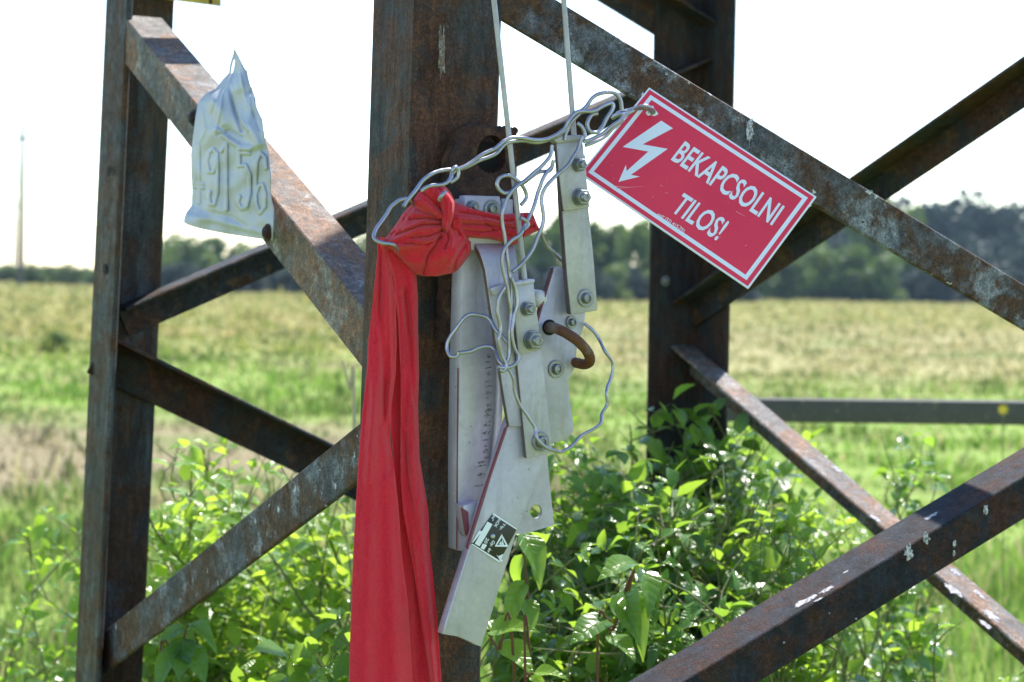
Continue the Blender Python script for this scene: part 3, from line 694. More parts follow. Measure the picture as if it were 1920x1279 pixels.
# bent strap curving forward over the channel
def strap(name, rows, mat, th=.004):
    """rows: (y, xl, xr, off) - a bent plate"""
    n = len(rows); f = [(PF(xl, y, o), PF(xr, y, o)) for y, xl, xr, o in rows]; bm = bmesh.new(); A1 = []; B1 = []
    for i in range(n):
        p, q = f[i]; tg = (f[min(i+1, n-1)][0]-f[max(i-1, 0)][0]).normalized(); nn = tg.cross(E1).normalized()
        if nn.dot(N_FR) < 0: nn = -nn
        A1.append((bm.verts.new(p), bm.verts.new(q))); B1.append((bm.verts.new(p-nn*th), bm.verts.new(q-nn*th)))
    for i in range(n-1):
        bm.faces.new((A1[i][0], A1[i][1], A1[i+1][1], A1[i+1][0])); bm.faces.new((B1[i][0], B1[i+1][0], B1[i+1][1], B1[i][1]))
        bm.faces.new((A1[i][0], A1[i+1][0], B1[i+1][0], B1[i][0])); bm.faces.new((A1[i][1], B1[i][1], B1[i+1][1], A1[i+1][1]))
    bm.faces.new((A1[0][0], B1[0][0], B1[0][1], A1[0][1])); bm.faces.new((A1[-1][0], A1[-1][1], B1[-1][1], B1[-1][0]))
    bmesh.ops.recalc_face_normals(bm, faces=bm.faces[:]); bevel_all(bm, .0006, 1, 60)
    return to_obj(name, bm, mat, SW, 40)
sr = [(452, 888, 962, .052), (458, 891, 964, .064), (468, 897, 966, .072), (482, 903, 968, .077), (505, 910, 971, .080), (560, 918, 976, .082), (640, 930, 982, .083), (740, 945, 990, .083), (800, 955, 996, .083)]
so = strap('bent_strap', sr, M['galv'], .007)
edge_faces(so)
# little lug
plate('lug', [(920, 541), (941, 533), (948, 537), (948, 550), (926, 554)], .092, .008, M['galv'], SW, .001)
# middle arm (dark pinkish flank) and rear bracket
bm = bmesh.new(); plate_hole(bm, [(960, 800), (1026, 850), (1030, 900), (1039, 985), (982, 1001), (940, 1000)], [[(1005+11.5*math.cos(a_), 959+13*math.sin(a_)) for a_ in [6.2832*i/24 for i in range(24)]]], .050, .004, PF, N_FR)
to_obj('rear_bracket', bm, M['galv'], SW)
edge_faces(plate('pivot_arm', [(1039, 502), (1046, 499), (1062, 512), (1098, 585), (1096, 610), (1083, 648), (1078, 690), (1066, 712), (1068, 745), (1076, 795), (1074, 812), (1064, 822), (1050, 829), (1000, 835), (975, 700), (1003, 625)], .072, .011, M['galv'], SW, .001))
plate('edge_paint', [(1036.5, 506), (1038.5, 506), (1004.5, 618), (1002, 616)], .0725, .002, M['pink'], SW, 0)
# lever (its name plate is a sub-part)
lev = plate('lever', [(975, 745), (1032, 830), (1026, 860), (1008, 898), (971, 992), (903, 1213), (893, 1210), (880, 1203), (858, 1194), (829, 1189), (834, 1170), (905, 945), (952, 790)], .079, .012, M['galv'], SW, .0012)
plate('lever_edge_paint', [(964, 757), (966, 760), (907, 935), (878, 1030), (876.5, 1026), (905, 932)], .0795, .004, M['pink'], lev, 0)
bm = bmesh.new(); add_tube(bm, [PF(x, y, .0795) for x, y in ((880, 1030), (856, 1105), (833, 1178))], .0016, 8); to_obj('lever_rim', bm, M['galv'], lev, 60)
plate('small_catch', [(868, 948), (902, 940), (898, 975), (884, 1010), (876, 1005)], .064, .02, M['galv'], SW, .001)
plate('catch_paint', [(866, 952), (878, 960), (880, 1004), (874, 1004)], .0645, .003, M['pink'], SW, 0)
# front bar and its clevis, right link bar and its clevis
edge_faces(plate('front_bar', [(962, 600), (1008, 590), (1016, 660), (1036.5, 849), (988, 860)], .088, .007, M['galv'], SW, .0010))
edge_faces(plate('clevis', [(963, 532), (1001, 527), (1003, 552), (1009, 600), (1015, 656), (973, 666), (966, 600)], .096, .0075, M['galv_warm'], SW, .0012))
plate('clevis_lip', [(961, 529), (1003, 523), (1003, 530), (963, 537)], .100, .012, M['galv'], SW, .001)
edge_faces(plate('link_bar', [(1050, 300), (1098, 290), (1104, 390), (1113, 478), (1121, 582), (1071, 590), (1064, 520), (1055, 400)], .088, .010, M['galv_warm'], SW, .0012))
edge_faces(plate('clevis', [(1044, 266), (1092, 256), (1097, 300), (1106, 389), (1057, 396), (1049, 330)], .096, .0075, M['galv_warm'], SW, .0012))
plate('clevis_lip', [(1038, 263), (1052, 254), (1094, 253), (1092, 262), (1046, 269)], .099, .012, M['galv_warm'], SW, .001)
bolt(1084, 309, .0962, 13.5, 'hex'); bolt(1087, 370, .0962, 17, 'hex', nh=.008); bolt(1097.5, 559, .0882, 17, 'round')
bolt(988, 579, .0962, 14, 'hex'); bolt(998, 638, .0962, 19, 'hex', nh=.008); bolt(1042, 692, .0722, 17, 'round'); bolt(1071, 604, .0722, 12, 'round'); bolt(1013, 828, .0882, 18, 'round')
bm = bmesh.new(); add_lathe(bm, PF(1008, 560, .06), N_FR, [(.0095, -.01), (.0095, .004), (.0085, .009), (.005, .012), (.0005, .013)], 24); to_obj('round_cap', bm, M['cast'], SW, 60)
def rod(p1, p2, off, r, ztop):
    a = PF(*p2, off); b = PF(*p1, off); d = (b-a).normalized(); e = a+d*((ztop-a.z)/d.z)
    bm = bmesh.new(); add_tube(bm, [a.lerp(e, i/30) for i in range(31)], r, 14); return to_obj('connecting_rod', bm, M['galv_warm'], SW, 60)
rod((926, 0), (985, 534), .090, .0028, 4.6); rod((1057, 0), (1077, 262), .092, .0028, 4.6)
# name plate
NPc = [(924.4, 963.1), (969.4, 992.2), (935.7, 1055), (883.1, 1020.4)]
np_ = plate('name_plate', NPc, .0800, .0012, M['black'], lev, .0002)
def zpx(x, y): return (870+x/10.66, 950+y/10.66)
def flat(name, polys, P, N, off, th, mat, parent):
    bm = bmesh.new()
    for pl in polys:
        add_prism(bm, [P(x, y, off+th) for x, y in pl], -N*th)
    return to_obj(name, bm, mat, parent)
def text_mesh(txt, weight=.0, extrude=0, res=3):
    cu = bpy.data.curves.new('t', 'FONT'); cu.body = txt; cu.offset = weight; cu.resolution_u = res; cu.fill_mode = 'FRONT' if extrude == 0 else 'BOTH'
    o = bpy.data.objects.new('t', cu); link(o); bpy.context.view_layer.update()
    me = bpy.data.meshes.new_from_object(o.evaluated_get(bpy.context.evaluated_depsgraph_get())); bpy.data.objects.remove(o)
    V = np.array([v.co[:] for v in me.vertices]); F = [tuple(p.vertices) for p in me.polygons]; mn, mx_ = V.min(0), V.max(0)
    V = (V-mn)/np.maximum(mx_-mn, 1e-9); bpy.data.meshes.remove(me); return V, F
def put_text(name, txt, quad, P, N, off, mat, parent, weight=.0, lift=.0003):
    """quad: TL, TR, BR, BL in photo pixels; P maps a pixel onto the carrying surface"""
    V, F = text_mesh(txt, weight); TL, TR, BR, BL = [P(x, y, off+lift) for x, y in quad]
    bm = bmesh.new(); vs = []
    for u, v, _ in V: vs.append(bm.verts.new((TL*(1-u)+TR*u)*v+(BL*(1-u)+BR*u)*(1-v)))
    for f in F:
        try: bm.faces.new([vs[i] for i in f])
        except ValueError: pass
    bm.normal_update()
    for f in bm.faces:
        if f.normal.dot(N) < 0: f.normal_flip()
    return to_obj(name, bm, mat, parent)
bx = [[(470, 300), (570, 352), (430, 600), (310, 795), (215, 742), (395, 430)], [(380, 735), (462, 768), (402, 862), (330, 828)], [(560, 150), (600, 135), (1060, 440), (1050, 462)], [(140, 748), (170, 742), (720, 1085), (700, 1118)],
      [(650, 960), (780, 1080), (735, 1105), (700, 1040)], [(690, 990), (790, 945), (740, 1060)], [(300, 480), (360, 490), (345, 520), (180, 720), (160, 720)]]
flat('print_block', [[zpx(*p) for p in pl] for pl in bx], PF, N_FR, .0801, .0002, M['white_print'], np_)
tri_o = [(755, 545), (885, 790), (850, 800), (617, 795)]
flat('triangle_mark', [[zpx(*p) for p in q] for q in ([(755, 545), (775, 590), (655, 775), (617, 795)], [(755, 545), (885, 790), (835, 765), (750, 600)], [(617, 797), (655, 770), (835, 765), (885, 792), (850, 805)], [(770, 640), (800, 770), (760, 765)], [(745, 680), (760, 760), (700, 760)])], PF, N_FR, .0801, .0002, M['white_print'], np_)
bm = bmesh.new(); add_lathe(bm, PF(*zpx(575, 592), .0800), N_FR, [(.0027, 0), (.0024, .0012), (.001, .0018), (.0002, .0019)], 20); to_obj('rivet', bm, M['rivet'], np_, 60)
for tx, q in (('Típ.', [(838, 345), (745, 490), (690, 455), (783, 310)]), ('HOK', [(735, 275), (640, 430), (590, 395), (685, 240)]), ('N°', [(625, 205), (585, 290), (530, 262), (570, 177)]),
              ('Gy. év', [(628, 700), (515, 935), (442, 895), (555, 655)]), ('20', [(510, 650), (452, 750), (395, 715), (450, 615)])):
    put_text('lettering', tx, [zpx(*p) for p in q], PF, N_FR, .0801, M['white_print'], np_, .02)

# rusty shackle through the pivot arm
bm = bmesh.new()
sp_ = [PF(1029, 614, .060), PF(1031, 614, .080), PF(1040, 615, .092), PF(1062, 625, .104), PF(1085, 641, .108), PF(1102, 661, .104), PF(1106, 677, .094), PF(1096, 683, .082), PF(1080, 680, .072), PF(1066, 677, .064)]
add_tube(bm, catmull(sp_, 6), .0056, 14)
tag(to_obj('shackle', bm, M['iron'], None, 60), 'rusty curved iron shackle hooked through the grey switch plate', 'shackle')
disc('bolt_hole', 1030, 614, PF, N_FR, .0722, .0085, M['hole'], SW, .0004)

# ================= WIRES =================
def wire(name, lines, r, label, group, mat='wire'):
    bm = bmesh.new()
    for ln in lines:
        pts = catmull([at(p[0], p[1], -p[2]) if p[2] < 0 else PF(*p) for p in ln], 7); q = []
        for i, p in enumerate(pts):
            s = i*.35; q.append(p+Vector((noise.noise(p*60), noise.noise(p*60+Vector((5, 0, 0))), noise.noise(p*60+Vector((0, 9, 0)))))*.0016)
        add_tube(bm, q, r, 9)
    return tag(to_obj(name, bm, M[mat], None, 60), label, 'wire', group)
z1 = lambda L_, o: [(820+x/3.2, 130+y/3.2, (o if isinstance(o, (int, float)) else o[i])) for i, (x, y) in enumerate(L_)]
z2 = lambda L_, o: [(820+x/3.2, 480+y/3.2, (o if isinstance(o, (int, float)) else o[i])) for i, (x, y) in enumerate(L_)]
RW = .0021
# long double strand from the cloth to the sign
wire('binding_wire', [
    [(778, 385, .07), (760, 372, .08), (735, 385, .08), (724, 405, .08), (706, 428, .082), (702, 446, .085), (720, 456, .095), (738, 460, .100), (744, 468, .085)],
    [(757, 388, .10), (775, 362, .10), (795, 338, .10), (818, 322, .10), (840, 319, .10), (848, 324, .102), (843, 338, .104), (830, 346, .104), (812, 348, .10), (800, 352, .10), (790, 360, .098)],
    [(848, 328, .102), (858, 320, .104), (885, 303, .104), (920, 282, .104), (945, 266, .104), (965, 258, .104), (1000, 263, .104), (1030, 260, .104), (1055, 243, .104), (1068, 222, .106), (1085, 210, .106), (1110, 208, .108), (1130, 198, .108), (1148, 192, .108), (1150, 202, .108), (1138, 222, .106), (1130, 238, .106), (1118, 249, .106), (1104, 246, .106), (1101, 232, .106), (1110, 216, .106), (1120, 212, .106)],
    [(845, 342, .104), (858, 334, .106), (860, 322, .106), (854, 315, .106), (846, 322, .106)],
    [(835, 360, .106), (828, 368, .108), (824, 376, .104)],
], RW, 'long doubled aluminium wire from the red cloth to the warning sign', None)
wire('binding_wire', [
    [(860, 320, .100), (890, 306, .1), (925, 290, .1), (950, 270, .1), (975, 264, .1), (1010, 268, .1), (1040, 258, .1), (1062, 240, .1), (1078, 222, .102), (1098, 200, .102), (1112, 184, .103), (1130, 174, .104), (1150, 174, .104), (1163, 186, .104), (1167, 205, .104)],
    [(1152, 216, -2.235), (1166, 209, -2.22), (1180, 206, -2.195), (1196, 200, -2.178), (1210, 198, -2.174), (1220, 203, -2.180), (1224, 211, -2.200), (1221, 213, -2.222), (1208, 208, -2.235), (1192, 206, -2.232), (1176, 212, -2.212), (1162, 215, -2.215), (1150, 220, -2.235)],
    [(1158, 212, -2.222), (1172, 214, -2.200), (1184, 207, -2.186), (1200, 203, -2.182), (1214, 204, -2.182), (1221, 211, -2.192), (1221, 214, -2.21)],
    [(1094, 266, .104), (1110, 262, .106), (1128, 252, .106), (1146, 238, .108), (1160, 228, .11), (1172, 216, .11), (1190, 206, .113)],
    [(1098, 274, .100), (1116, 266, .102), (1134, 256, .102), (1150, 240, .104), (1168, 226, .106)],
    [(1066, 238, .1), (1060, 250, .1), (1058, 262, .1)],
    [(1082, 232, .106), (1092, 240, .108), (1096, 254, .108), (1090, 262, .108)],
], RW, 'tangled aluminium wire loops tying the warning sign to the right link', None)
wire('binding_wire', [
    z1([(690, 455), (680, 500), (640, 575), (560, 640), (480, 700), (430, 755), (395, 850), (395, 930), (405, 1010), (420, 1100), (435, 1200), (445, 1300), (445, 1400), (465, 1480)], .102),
    z1([(480, 690), (440, 735), (395, 745), (360, 705), (375, 655), (430, 636), (475, 665), (520, 715), (532, 765), (500, 815)], .1),
], RW, 'aluminium wire with a small open loop hanging in front of the left rod', None)
wire('binding_wire', [
    z1([(695, 540), (680, 605), (620, 615), (560, 650), (500, 690)], .1),
    z1([(690, 585), (640, 640), (610, 720), (580, 830), (545, 910), (500, 985), (450, 1030), (400, 1085), (395, 1150), (415, 1260)], .104)+z2([(430, 250), (445, 330), (438, 400), (430, 500), (430, 600), (400, 655)], .104),
    z1([(505, 890), (540, 912), (548, 935), (520, 965)], .105),
], RW, 'aluminium wire running down over the tail of the red cloth', None)
wire('binding_wire', [
    z1([(868, 400), (850, 450), (820, 510), (780, 580), (700, 650), (640, 720), (628, 790), (638, 880), (615, 970), (570, 1080), (520, 1150), (455, 1215)], .108),
    z1([(615, 975), (650, 1050), (700, 1100), (760, 1160)], [.106, .09, .08, .07]),
    z2([(450, 130), (470, 215), (478, 300), (455, 380), (450, 470), (462, 555), (485, 605), (465, 650), (410, 668), (362, 664)], .106),
], RW, 'aluminium wire crossing from the right link bar down to the left knot', None)
wire('binding_wire', [
    z2([(405, 190), (368, 255), (365, 340), (378, 425), (366, 515), (390, 590), (415, 650), (395, 690), (370, 680)], .106),
    z2([(430, 530), (390, 485), (350, 450), (320, 390), (270, 362), (200, 355), (140, 390), (80, 480), (55, 550), (80, 602), (120, 600), (122, 578)], [.1, .095, .09, .085, .08, .08, .078, .075, .075, .08, .082, .082]),
    z2([(120, 590), (200, 570), (300, 540), (345, 562), (370, 620), (395, 655)], [.08, .08, .085, .09, .1, .104]),
], RW, 'aluminium wire with a loose hook sticking out to the left over the channel', None)
wire('binding_wire', [
    z2([(395, 680), (430, 682), (455, 745), (462, 820), (490, 885), (540, 955), (582, 1030), (592, 1090), (640, 1142), (700, 1165), (742, 1176), (800, 1140), (860, 1082), (930, 1045), (975, 1000), (985, 950), (1020, 890), (1018, 820), (1040, 740), (1056, 650), (1010, 570), (975, 505), (935, 445), (882, 402)], [.104]*7+[.106]*5+[.104]*3+[.1]*3+[.095]*3+[.085, .08, .075]),
], .0018, 'big loose wire ring swinging out to the right below the shackle', None)

# ================= RED CLOTH =================
CL = thing('red_cloth', tuple(PF(745, 700, .05)), 'long red warning cloth knotted on the wire and hanging down the front leg', 'cloth')
def tabx(tab, y):
    if y <= tab[0][0]: return tab[0][1]
    for (a, b), (c, d) in zip(tab, tab[1:]):
        if y <= c: return b+(d-b)*(y-a)/(c-a)
    return tab[-1][1]
def segdist(X, Y, pl):
    best = np.full(X.shape, 1e9)
    for (x0, y0), (x1, y1) in zip(pl, pl[1:]):
        dx, dy = x1-x0, y1-y0; L2 = dx*dx+dy*dy+1e-9
        t_ = np.clip(((X-x0)*dx+(Y-y0)*dy)/L2, 0, 1); best = np.minimum(best, np.hypot(X-x0-t_*dx, Y-y0-t_*dy))
    return best
def sheet(name, lt, rt, y0, y1, rows, cols, offf, th, mat, parent, P=PF, N=None, axis='y', creases=(), smooth=80, twos=True, seed=0):
    """rows of a surface between two outlines; relief from creases (polyline, width px, depth m)"""
    N = N_FR if N is None else N
    T = np.linspace(y0, y1, rows)
    A = np.array([tabx(lt, t_) for t_ in T]); B = np.array([tabx(rt, t_) for t_ in T])
    U = np.linspace(0, 1, cols); X = A[:, None]+(B-A)[:, None]*U; Y = np.repeat(T[:, None], cols, 1)
    if axis == 'x': X, Y = Y, X
    UU = np.repeat(U[None], rows, 0); VV = np.repeat(((T-y0)/(y1-y0))[:, None], cols, 1)
    O = offf(X, Y, UU, VV)
    for pl, wd, dp in creases:
        O = O+dp*np.exp(-(segdist(X, Y, pl)/wd)**2)
    V = []; n = rows*cols
    for x, y, o in zip(X.ravel(), Y.ravel(), O.ravel()):
        nz = noise.noise(Vector((x*.05, y*.03, seed)))*.0012+noise.noise(Vector((x*.15, y*.12, seed+7)))*.0006+noise.noise(Vector((x*.22+y*.05, y*.07, seed+3)))*.0007
        V.append(P(x, y, float(o)+nz))
    Vb = [v-N*th for v in V] if twos else []
    F = []
    for j in range(rows-1):
        for i in range(cols-1):
            a = j*cols+i; F.append((a, a+1, a+cols+1, a+cols))
            if twos: F.append((n+a, n+a+cols, n+a+cols+1, n+a+1))
    if twos:
        per = [i for i in range(cols)]+[j*cols+cols-1 for j in range(1, rows)]+[(rows-1)*cols+i for i in range(cols-2, -1, -1)]+[j*cols for j in range(rows-2, 0, -1)]
        for a, b in zip(per, per[1:]+per[:1]): F.append((a, n+a, n+b, b))
    uv = np.stack([X.ravel()/60, Y.ravel()/60], 1); uv = np.concatenate([uv, uv]) if twos else uv
    V = np.array([v[:] for v in (V+Vb)])
    o = mesh_np(name, V, F, mat, parent, smooth, uv=uv); bm = bmesh.new(); bm.from_mesh(o.data); bmesh.ops.recalc_face_normals(bm, faces=bm.faces[:]); bm.to_mesh(o.data); bm.free(); finish(o.data, smooth)
    return o
# hanging length: back panel, folded right panel, main left panel
def fold(amps):
    def f(X, Y, U, V):
        o = np.zeros_like(X)
        for k_, ph, a, dr in amps: o = o+a*np.sin(2*np.pi*(k_*U+ph+dr*V))
        return o
    return f
sheet('hanging_length', [(500, 735), (700, 728), (900, 740), (1000, 745), (1100, 752), (1310, 762)], [(500, 778), (700, 782), (900, 786), (1000, 800), (1100, 812), (1310, 824)], 490, 1310, 120, 30,
      lambda X, Y, U, V: .030+.004*np.sin(6*U+3*V), .0008, M['cloth'], CL, creases=[([(765, 950), (775, 1310)], 10, .004)], seed=3)
sheet('hanging_length', [(450, 716), (520, 738), (600, 747), (700, 752), (760, 752), (900, 752), (960, 757), (1060, 775), (1160, 790), (1310, 812)], [(450, 765), (515, 781), (560, 784), (620, 784), (700, 786), (760, 784), (860, 787), (920, 797), (955, 803), (1030, 806), (1080, 812), (1160, 820), (1310, 830)], 470, 1310, 170, 36,
      lambda X, Y, U, V: .044+.007*np.sin(np.pi*U)+.003*np.sin(9*U+5*V), .0009, M['cloth'], CL, creases=[([(757, 545), (770, 640), (776, 760)], 5, -.005), ([(748, 760), (766, 900), (790, 1040), (806, 1200)], 5, -.004), ([(775, 760), (790, 940)], 4, .003)], seed=5)
sheet('hanging_length', [(440, 709), (480, 708), (560, 700), (640, 691), (700, 688), (780, 679), (860, 673), (960, 667), (1080, 661), (1200, 657), (1310, 654)], [(440, 722), (480, 728), (560, 742), (640, 744), (700, 742), (760, 734), (830, 732), (900, 742), (960, 748), (1040, 753), (1130, 765), (1310, 776)], 445, 1310, 200, 44,
      lambda X, Y, U, V: .054+.010*np.sin(np.pi*np.clip(U, 0, 1))**.7-.006*U+.0022*np.sin(11*U+2+4*V), .0009, M['cloth'], CL,
      creases=[([(716, 470), (712, 560), (718, 680), (722, 780), (735, 880)], 6, -.006), ([(700, 480), (694, 640), (700, 760), (690, 900)], 7, .004), ([(728, 520), (733, 700), (722, 800)], 4, .004), ([(737, 860), (748, 960), (764, 1130)], 7, .004), ([(690, 1000), (684, 1300)], 14, .003), ([(725, 900), (735, 1100), (742, 1300)], 12, .003)], seed=6)
# tail pulled out to the right
sheet('cloth_end', [(850, 378), (880, 388), (905, 396), (940, 402), (970, 400), (990, 398), (1000, 402), (1010, 428)], [(850, 440), (870, 443), (890, 446), (920, 448), (945, 454), (962, 460), (972, 456), (985, 444), (1012, 431)], 850, 1012, 110, 50,
      lambda X, Y, U, V: .066+.016*np.sqrt(np.clip(1-(2*U-1)**2, 0, 1))*(1-.2*V), .004, M['cloth'], CL, axis='x',
      creases=[([(860, 398), (900, 404), (950, 416), (1000, 408)], 3, -.005), ([(868, 420), (910, 422), (960, 428), (1000, 424)], 3, -.006), ([(870, 432), (905, 436), (935, 430), (965, 445)], 3, -.005), ([(860, 410), (905, 413), (960, 421)], 3, .004), ([(880, 392), (912, 399), (940, 407)], 2.5, .003), ([(900, 440), (930, 443), (960, 452)], 3, .003), ([(905, 410), (925, 432)], 3, -.004), ([(985, 398), (978, 450)], 3, -.004)], seed=8)
# the knot itself
KN = [(356, 812), (366, 795), (385, 779), (400, 765), (420, 752), (440, 738), (455, 722), (462, 718), (470, 735), (485, 752), (500, 765), (512, 778), (518, 800)]
KR = [(356, 818), (366, 830), (380, 848), (388, 862), (398, 872), (410, 878), (430, 884), (450, 888), (470, 886), (490, 872), (505, 860), (512, 850), (518, 820)]
def knotf(X, Y, U, V):
    d = np.sqrt(np.clip(1-(2*U-1)**2, 0, 1)); e = np.sqrt(np.clip(1-((Y-440)/84)**2, 0.03, 1))
    b1 = .020*np.exp(-(((X-850)/30)**2+((Y-470)/38)**2)); b2 = .010*np.exp(-(((X-790)/40)**2+((Y-430)/40)**2))
    return .048+.026*d*e+b1+b2
c0 = (837, 425)
cr = []
for ln in ([(735, 452), (780, 432), (832, 425)], [(758, 430), (790, 415), (835, 418)], [(765, 400), (800, 405), (834, 412)], [(780, 455), (810, 450), (830, 438)], [(748, 462), (785, 460), (815, 448)]):
    cr.append((ln, 3.2, .0045))
for ln in ([(745, 440), (790, 422), (832, 421)], [(770, 412), (800, 410), (834, 414)], [(770, 446), (805, 443), (832, 432)], [(760, 458), (800, 457), (826, 444)]):
    cr.append((ln, 2.8, -.006))
cr += [([(833, 428), (820, 455), (802, 480), (795, 510)], 5, -.008), ([(843, 405), (858, 425), (874, 448), (880, 470)], 4.5, .006), ([(852, 400), (870, 425), (884, 445)], 3.5, -.007), ([(842, 430), (850, 448), (846, 462)], 4, .004), ([(838, 430), (842, 450), (834, 466)], 3, -.005),
       ([(878, 450), (862, 472), (852, 490), (850, 512)], 4, -.007), ([(870, 455), (856, 470), (846, 495)], 5, .004), ([(800, 372), (815, 385), (834, 398)], 4, -.008), ([(790, 372), (805, 390), (832, 405)], 4, .004), ([(848, 412), (862, 440)], 2.5, -.004), ([(765, 490), (800, 495), (830, 480)], 8, .004)]
sheet('knot', KN, KR, 356, 518, 130, 130, knotf, .012, M['cloth'], CL, creases=cr, seed=11)
# band wrapped round the knot, hooked on the wire at its top
sheet('knot_band', [(345, 818), (352, 812), (362, 814), (380, 828), (400, 833), (425, 831), (440, 836)], [(345, 828), (352, 838), (362, 846), (380, 854), (400, 852), (425, 845), (440, 842)], 345, 440, 60, 26,
      lambda X, Y, U, V: .080+.010*np.sin(np.pi*U)-.012*np.abs(2*V-1)**3+.010*np.sin(np.pi*V), .004, M['cloth'], CL, creases=[([(824, 355), (838, 380), (840, 420)], 3, -.004), ([(832, 352), (848, 378), (848, 410)], 2.5, .003)], seed=12)
sheet('knot_band', [(350, 800), (362, 786), (374, 778), (386, 780), (400, 800), (410, 822)], [(350, 822), (362, 830), (374, 834), (386, 836), (400, 838), (410, 838)], 352, 410, 40, 30,
      lambda X, Y, U, V: .076+.010*np.sin(np.pi*U), .003, M['cloth'], CL, creases=[([(795, 362), (815, 380), (834, 400)], 4, -.006), ([(785, 375), (810, 392), (834, 406)], 3, .004)], seed=13)

# ================= WARNING SIGN =================
TLs = at(1217, 164, 2.200); TRs = at(1531, 369, 2.142); BLs = at(1086.5, 325.5, 2.158)
sn = (TRs-TLs).cross(BLs-TLs).normalized(); sn = -sn if sn.y > 0 else sn
BRs = hit(1403, 541.5, TLs, sn)
def PS(px, py, off=0.0): return hit(px, py, TLs+sn*off, sn)
SG = thing('warning_sign', tuple(TLs), 'red and white tilted danger sign reading BEKAPCSOLNI TILOS! hanging from the wire', 'sign')
def lerp2(a, b, t_): return (a[0]+(b[0]-a[0])*t_, a[1]+(b[1]-a[1])*t_)
Cn = [(1217, 164), (1531, 369), (1403, 541.5), (1086.5, 325.5)]
def inset(d):   # inset the sign outline by d metres -> pixels (work in sign plane then project)
    q = [PS(*c) for c in Cn]; out = []
    for i in range(4):
        a, b, c = q[i-1], q[i], q[(i+1) % 4]; e1 = (a-b).normalized(); e2 = (c-b).normalized(); s = math.sqrt(1-e1.dot(e2)**2); out.append(b+(e1+e2)*(d/s))
    return out
hc = PS(1222, 210); hr = .0042; u_ = (TRs-TLs).normalized(); v_ = sn.cross(u_)
hp = [hc+(u_*math.cos(a)+v_*math.sin(a))*hr for a in [2*math.pi*i/24 for i in range(24)]]
def ringsheet(outer, holes, off, th, mat, name, parent):
    loops = [[p+sn*off for p in outer]]+[[p+sn*off for p in h_] for h_ in holes]; tris = tessellate_polygon(loops); fl = [p for l_ in loops for p in l_]
    bm = bmesh.new(); f = [bm.verts.new(p) for p in fl]; b = [bm.verts.new(p-sn*th) for p in fl]
    for t3 in tris: bm.faces.new([f[i] for i in t3]); bm.faces.new([b[i] for i in t3[::-1]])
    s = 0
    for l_ in loops:
        n_ = len(l_)
        for i in range(n_): bm.faces.new((f[s+i], f[s+(i+1) % n_], b[s+(i+1) % n_], b[s+i]))
        s += n_
    bmesh.ops.recalc_face_normals(bm, faces=bm.faces[:]); return to_obj(name, bm, mat, parent)
ringsheet(inset(0), [hp], 0, .0016, M['sign_white'], 'panel', SG)
ringsheet(inset(.0020), [hp], .0003, .0003, M['sign_red'], 'red_field', SG)
ringsheet(inset(.0068), [inset(.0112)], .0005, .0002, M['sign_white'], 'white_border', SG)
bolt_px = [(1239.8, 226.8), (1261.6, 241.1), (1204.7, 271.2), (1251.8, 279.7), (1182.8, 328.4), (1199.3, 331.6), (1159.6, 341.5), (1173.5, 309.8), (1175, 321.2), (1215.7, 284.6), (1167.5, 276)]
ringsheet([PS(*p) for p in bolt_px], [], .0006, .0002, M['sign_white'], 'lightning_arrow', SG)
put_text('lettering', 'BEKAPCSOLNI', [(1285, 264), (1472, 387), (1447, 423.5), (1257, 300)], PS, sn, .0004, M['sign_white'], SG, .018)
put_text('lettering', 'TILOS!', [(1283, 361), (1369, 416), (1343, 452), (1256, 396)], PS, sn, .0004, M['sign_white'], SG, .018)
put_text('small_print', '(52) 415-791', [(1249.5, 406.5), (1285, 430.5), (1280.5, 438.5), (1244.5, 414)], PS, sn, .0004, M['sign_white'], SG, .01)
put_text('small_print', 'JASZ', [(1234, 400), (1247, 406), (1243, 411), (1229, 403)], PS, sn, .0004, M['sign_white'], SG, .02)
# torn paper rim round the hole
rim = [hc+(u_*math.cos(a)+v_*math.sin(a))*(hr*(1.35+.35*math.sin(3.1*a+1)+.12*math.sin(7*a))) for a in [2*math.pi*i/24 for i in range(24)]]
ringsheet(rim, [[p for p in hp]], .0007, .0003, M['sign_white'], 'hole_rim', SG)
# scratches
bm = bmesh.new(); r_ = random.Random(4)
scr = [((1154, 354), (1206, 350)), ((1150, 349), (1180, 352)), ((1380, 397), (1398, 407))]+[((x, y), (x+r_.uniform(-6, 6), y+r_.uniform(-4, 4))) for x, y in [(1100+i*23+r_.uniform(0, 60), 300+i*11+r_.uniform(-10, 50)) for i in range(12)]]
for a, b in scr:
    p, q = PS(*a), PS(*b); s = (q-p).cross(sn).normalized()*.00035
    vs = [bm.verts.new(x+sn*.00062) for x in (p-s, p+s, q+s*.3, q-s*.3)]; bm.faces.new(vs)
to_obj('scratches', bm, m_plain('scratch', (.78, .35, .38), .6), SG)

# ================= NUMBER PLATE =================
zp = lambda x, y: (300+x/3.045, 60+y/3.045)
LT = [(60+a/3.045, 300+b/3.045) for a, b in ((100, 424), (130, 418), (190, 400), (235, 395), (270, 360), (325, 320), (355, 260), (400, 220), (480, 205), (600, 190), (700, 178), (800, 180), (900, 185), (990, 182), (1030, 152), (1060, 140), (1085, 137), (1190, 640))]
RT_ = [(60+a/3.045, 300+b/3.045) for a, b in ((100, 426), (130, 444), (150, 455), (220, 495), (300, 515), (370, 545), (420, 548), (500, 585), (600, 595), (690, 620), (830, 633), (930, 630), (1020, 650), (1100, 648), (1190, 643))]
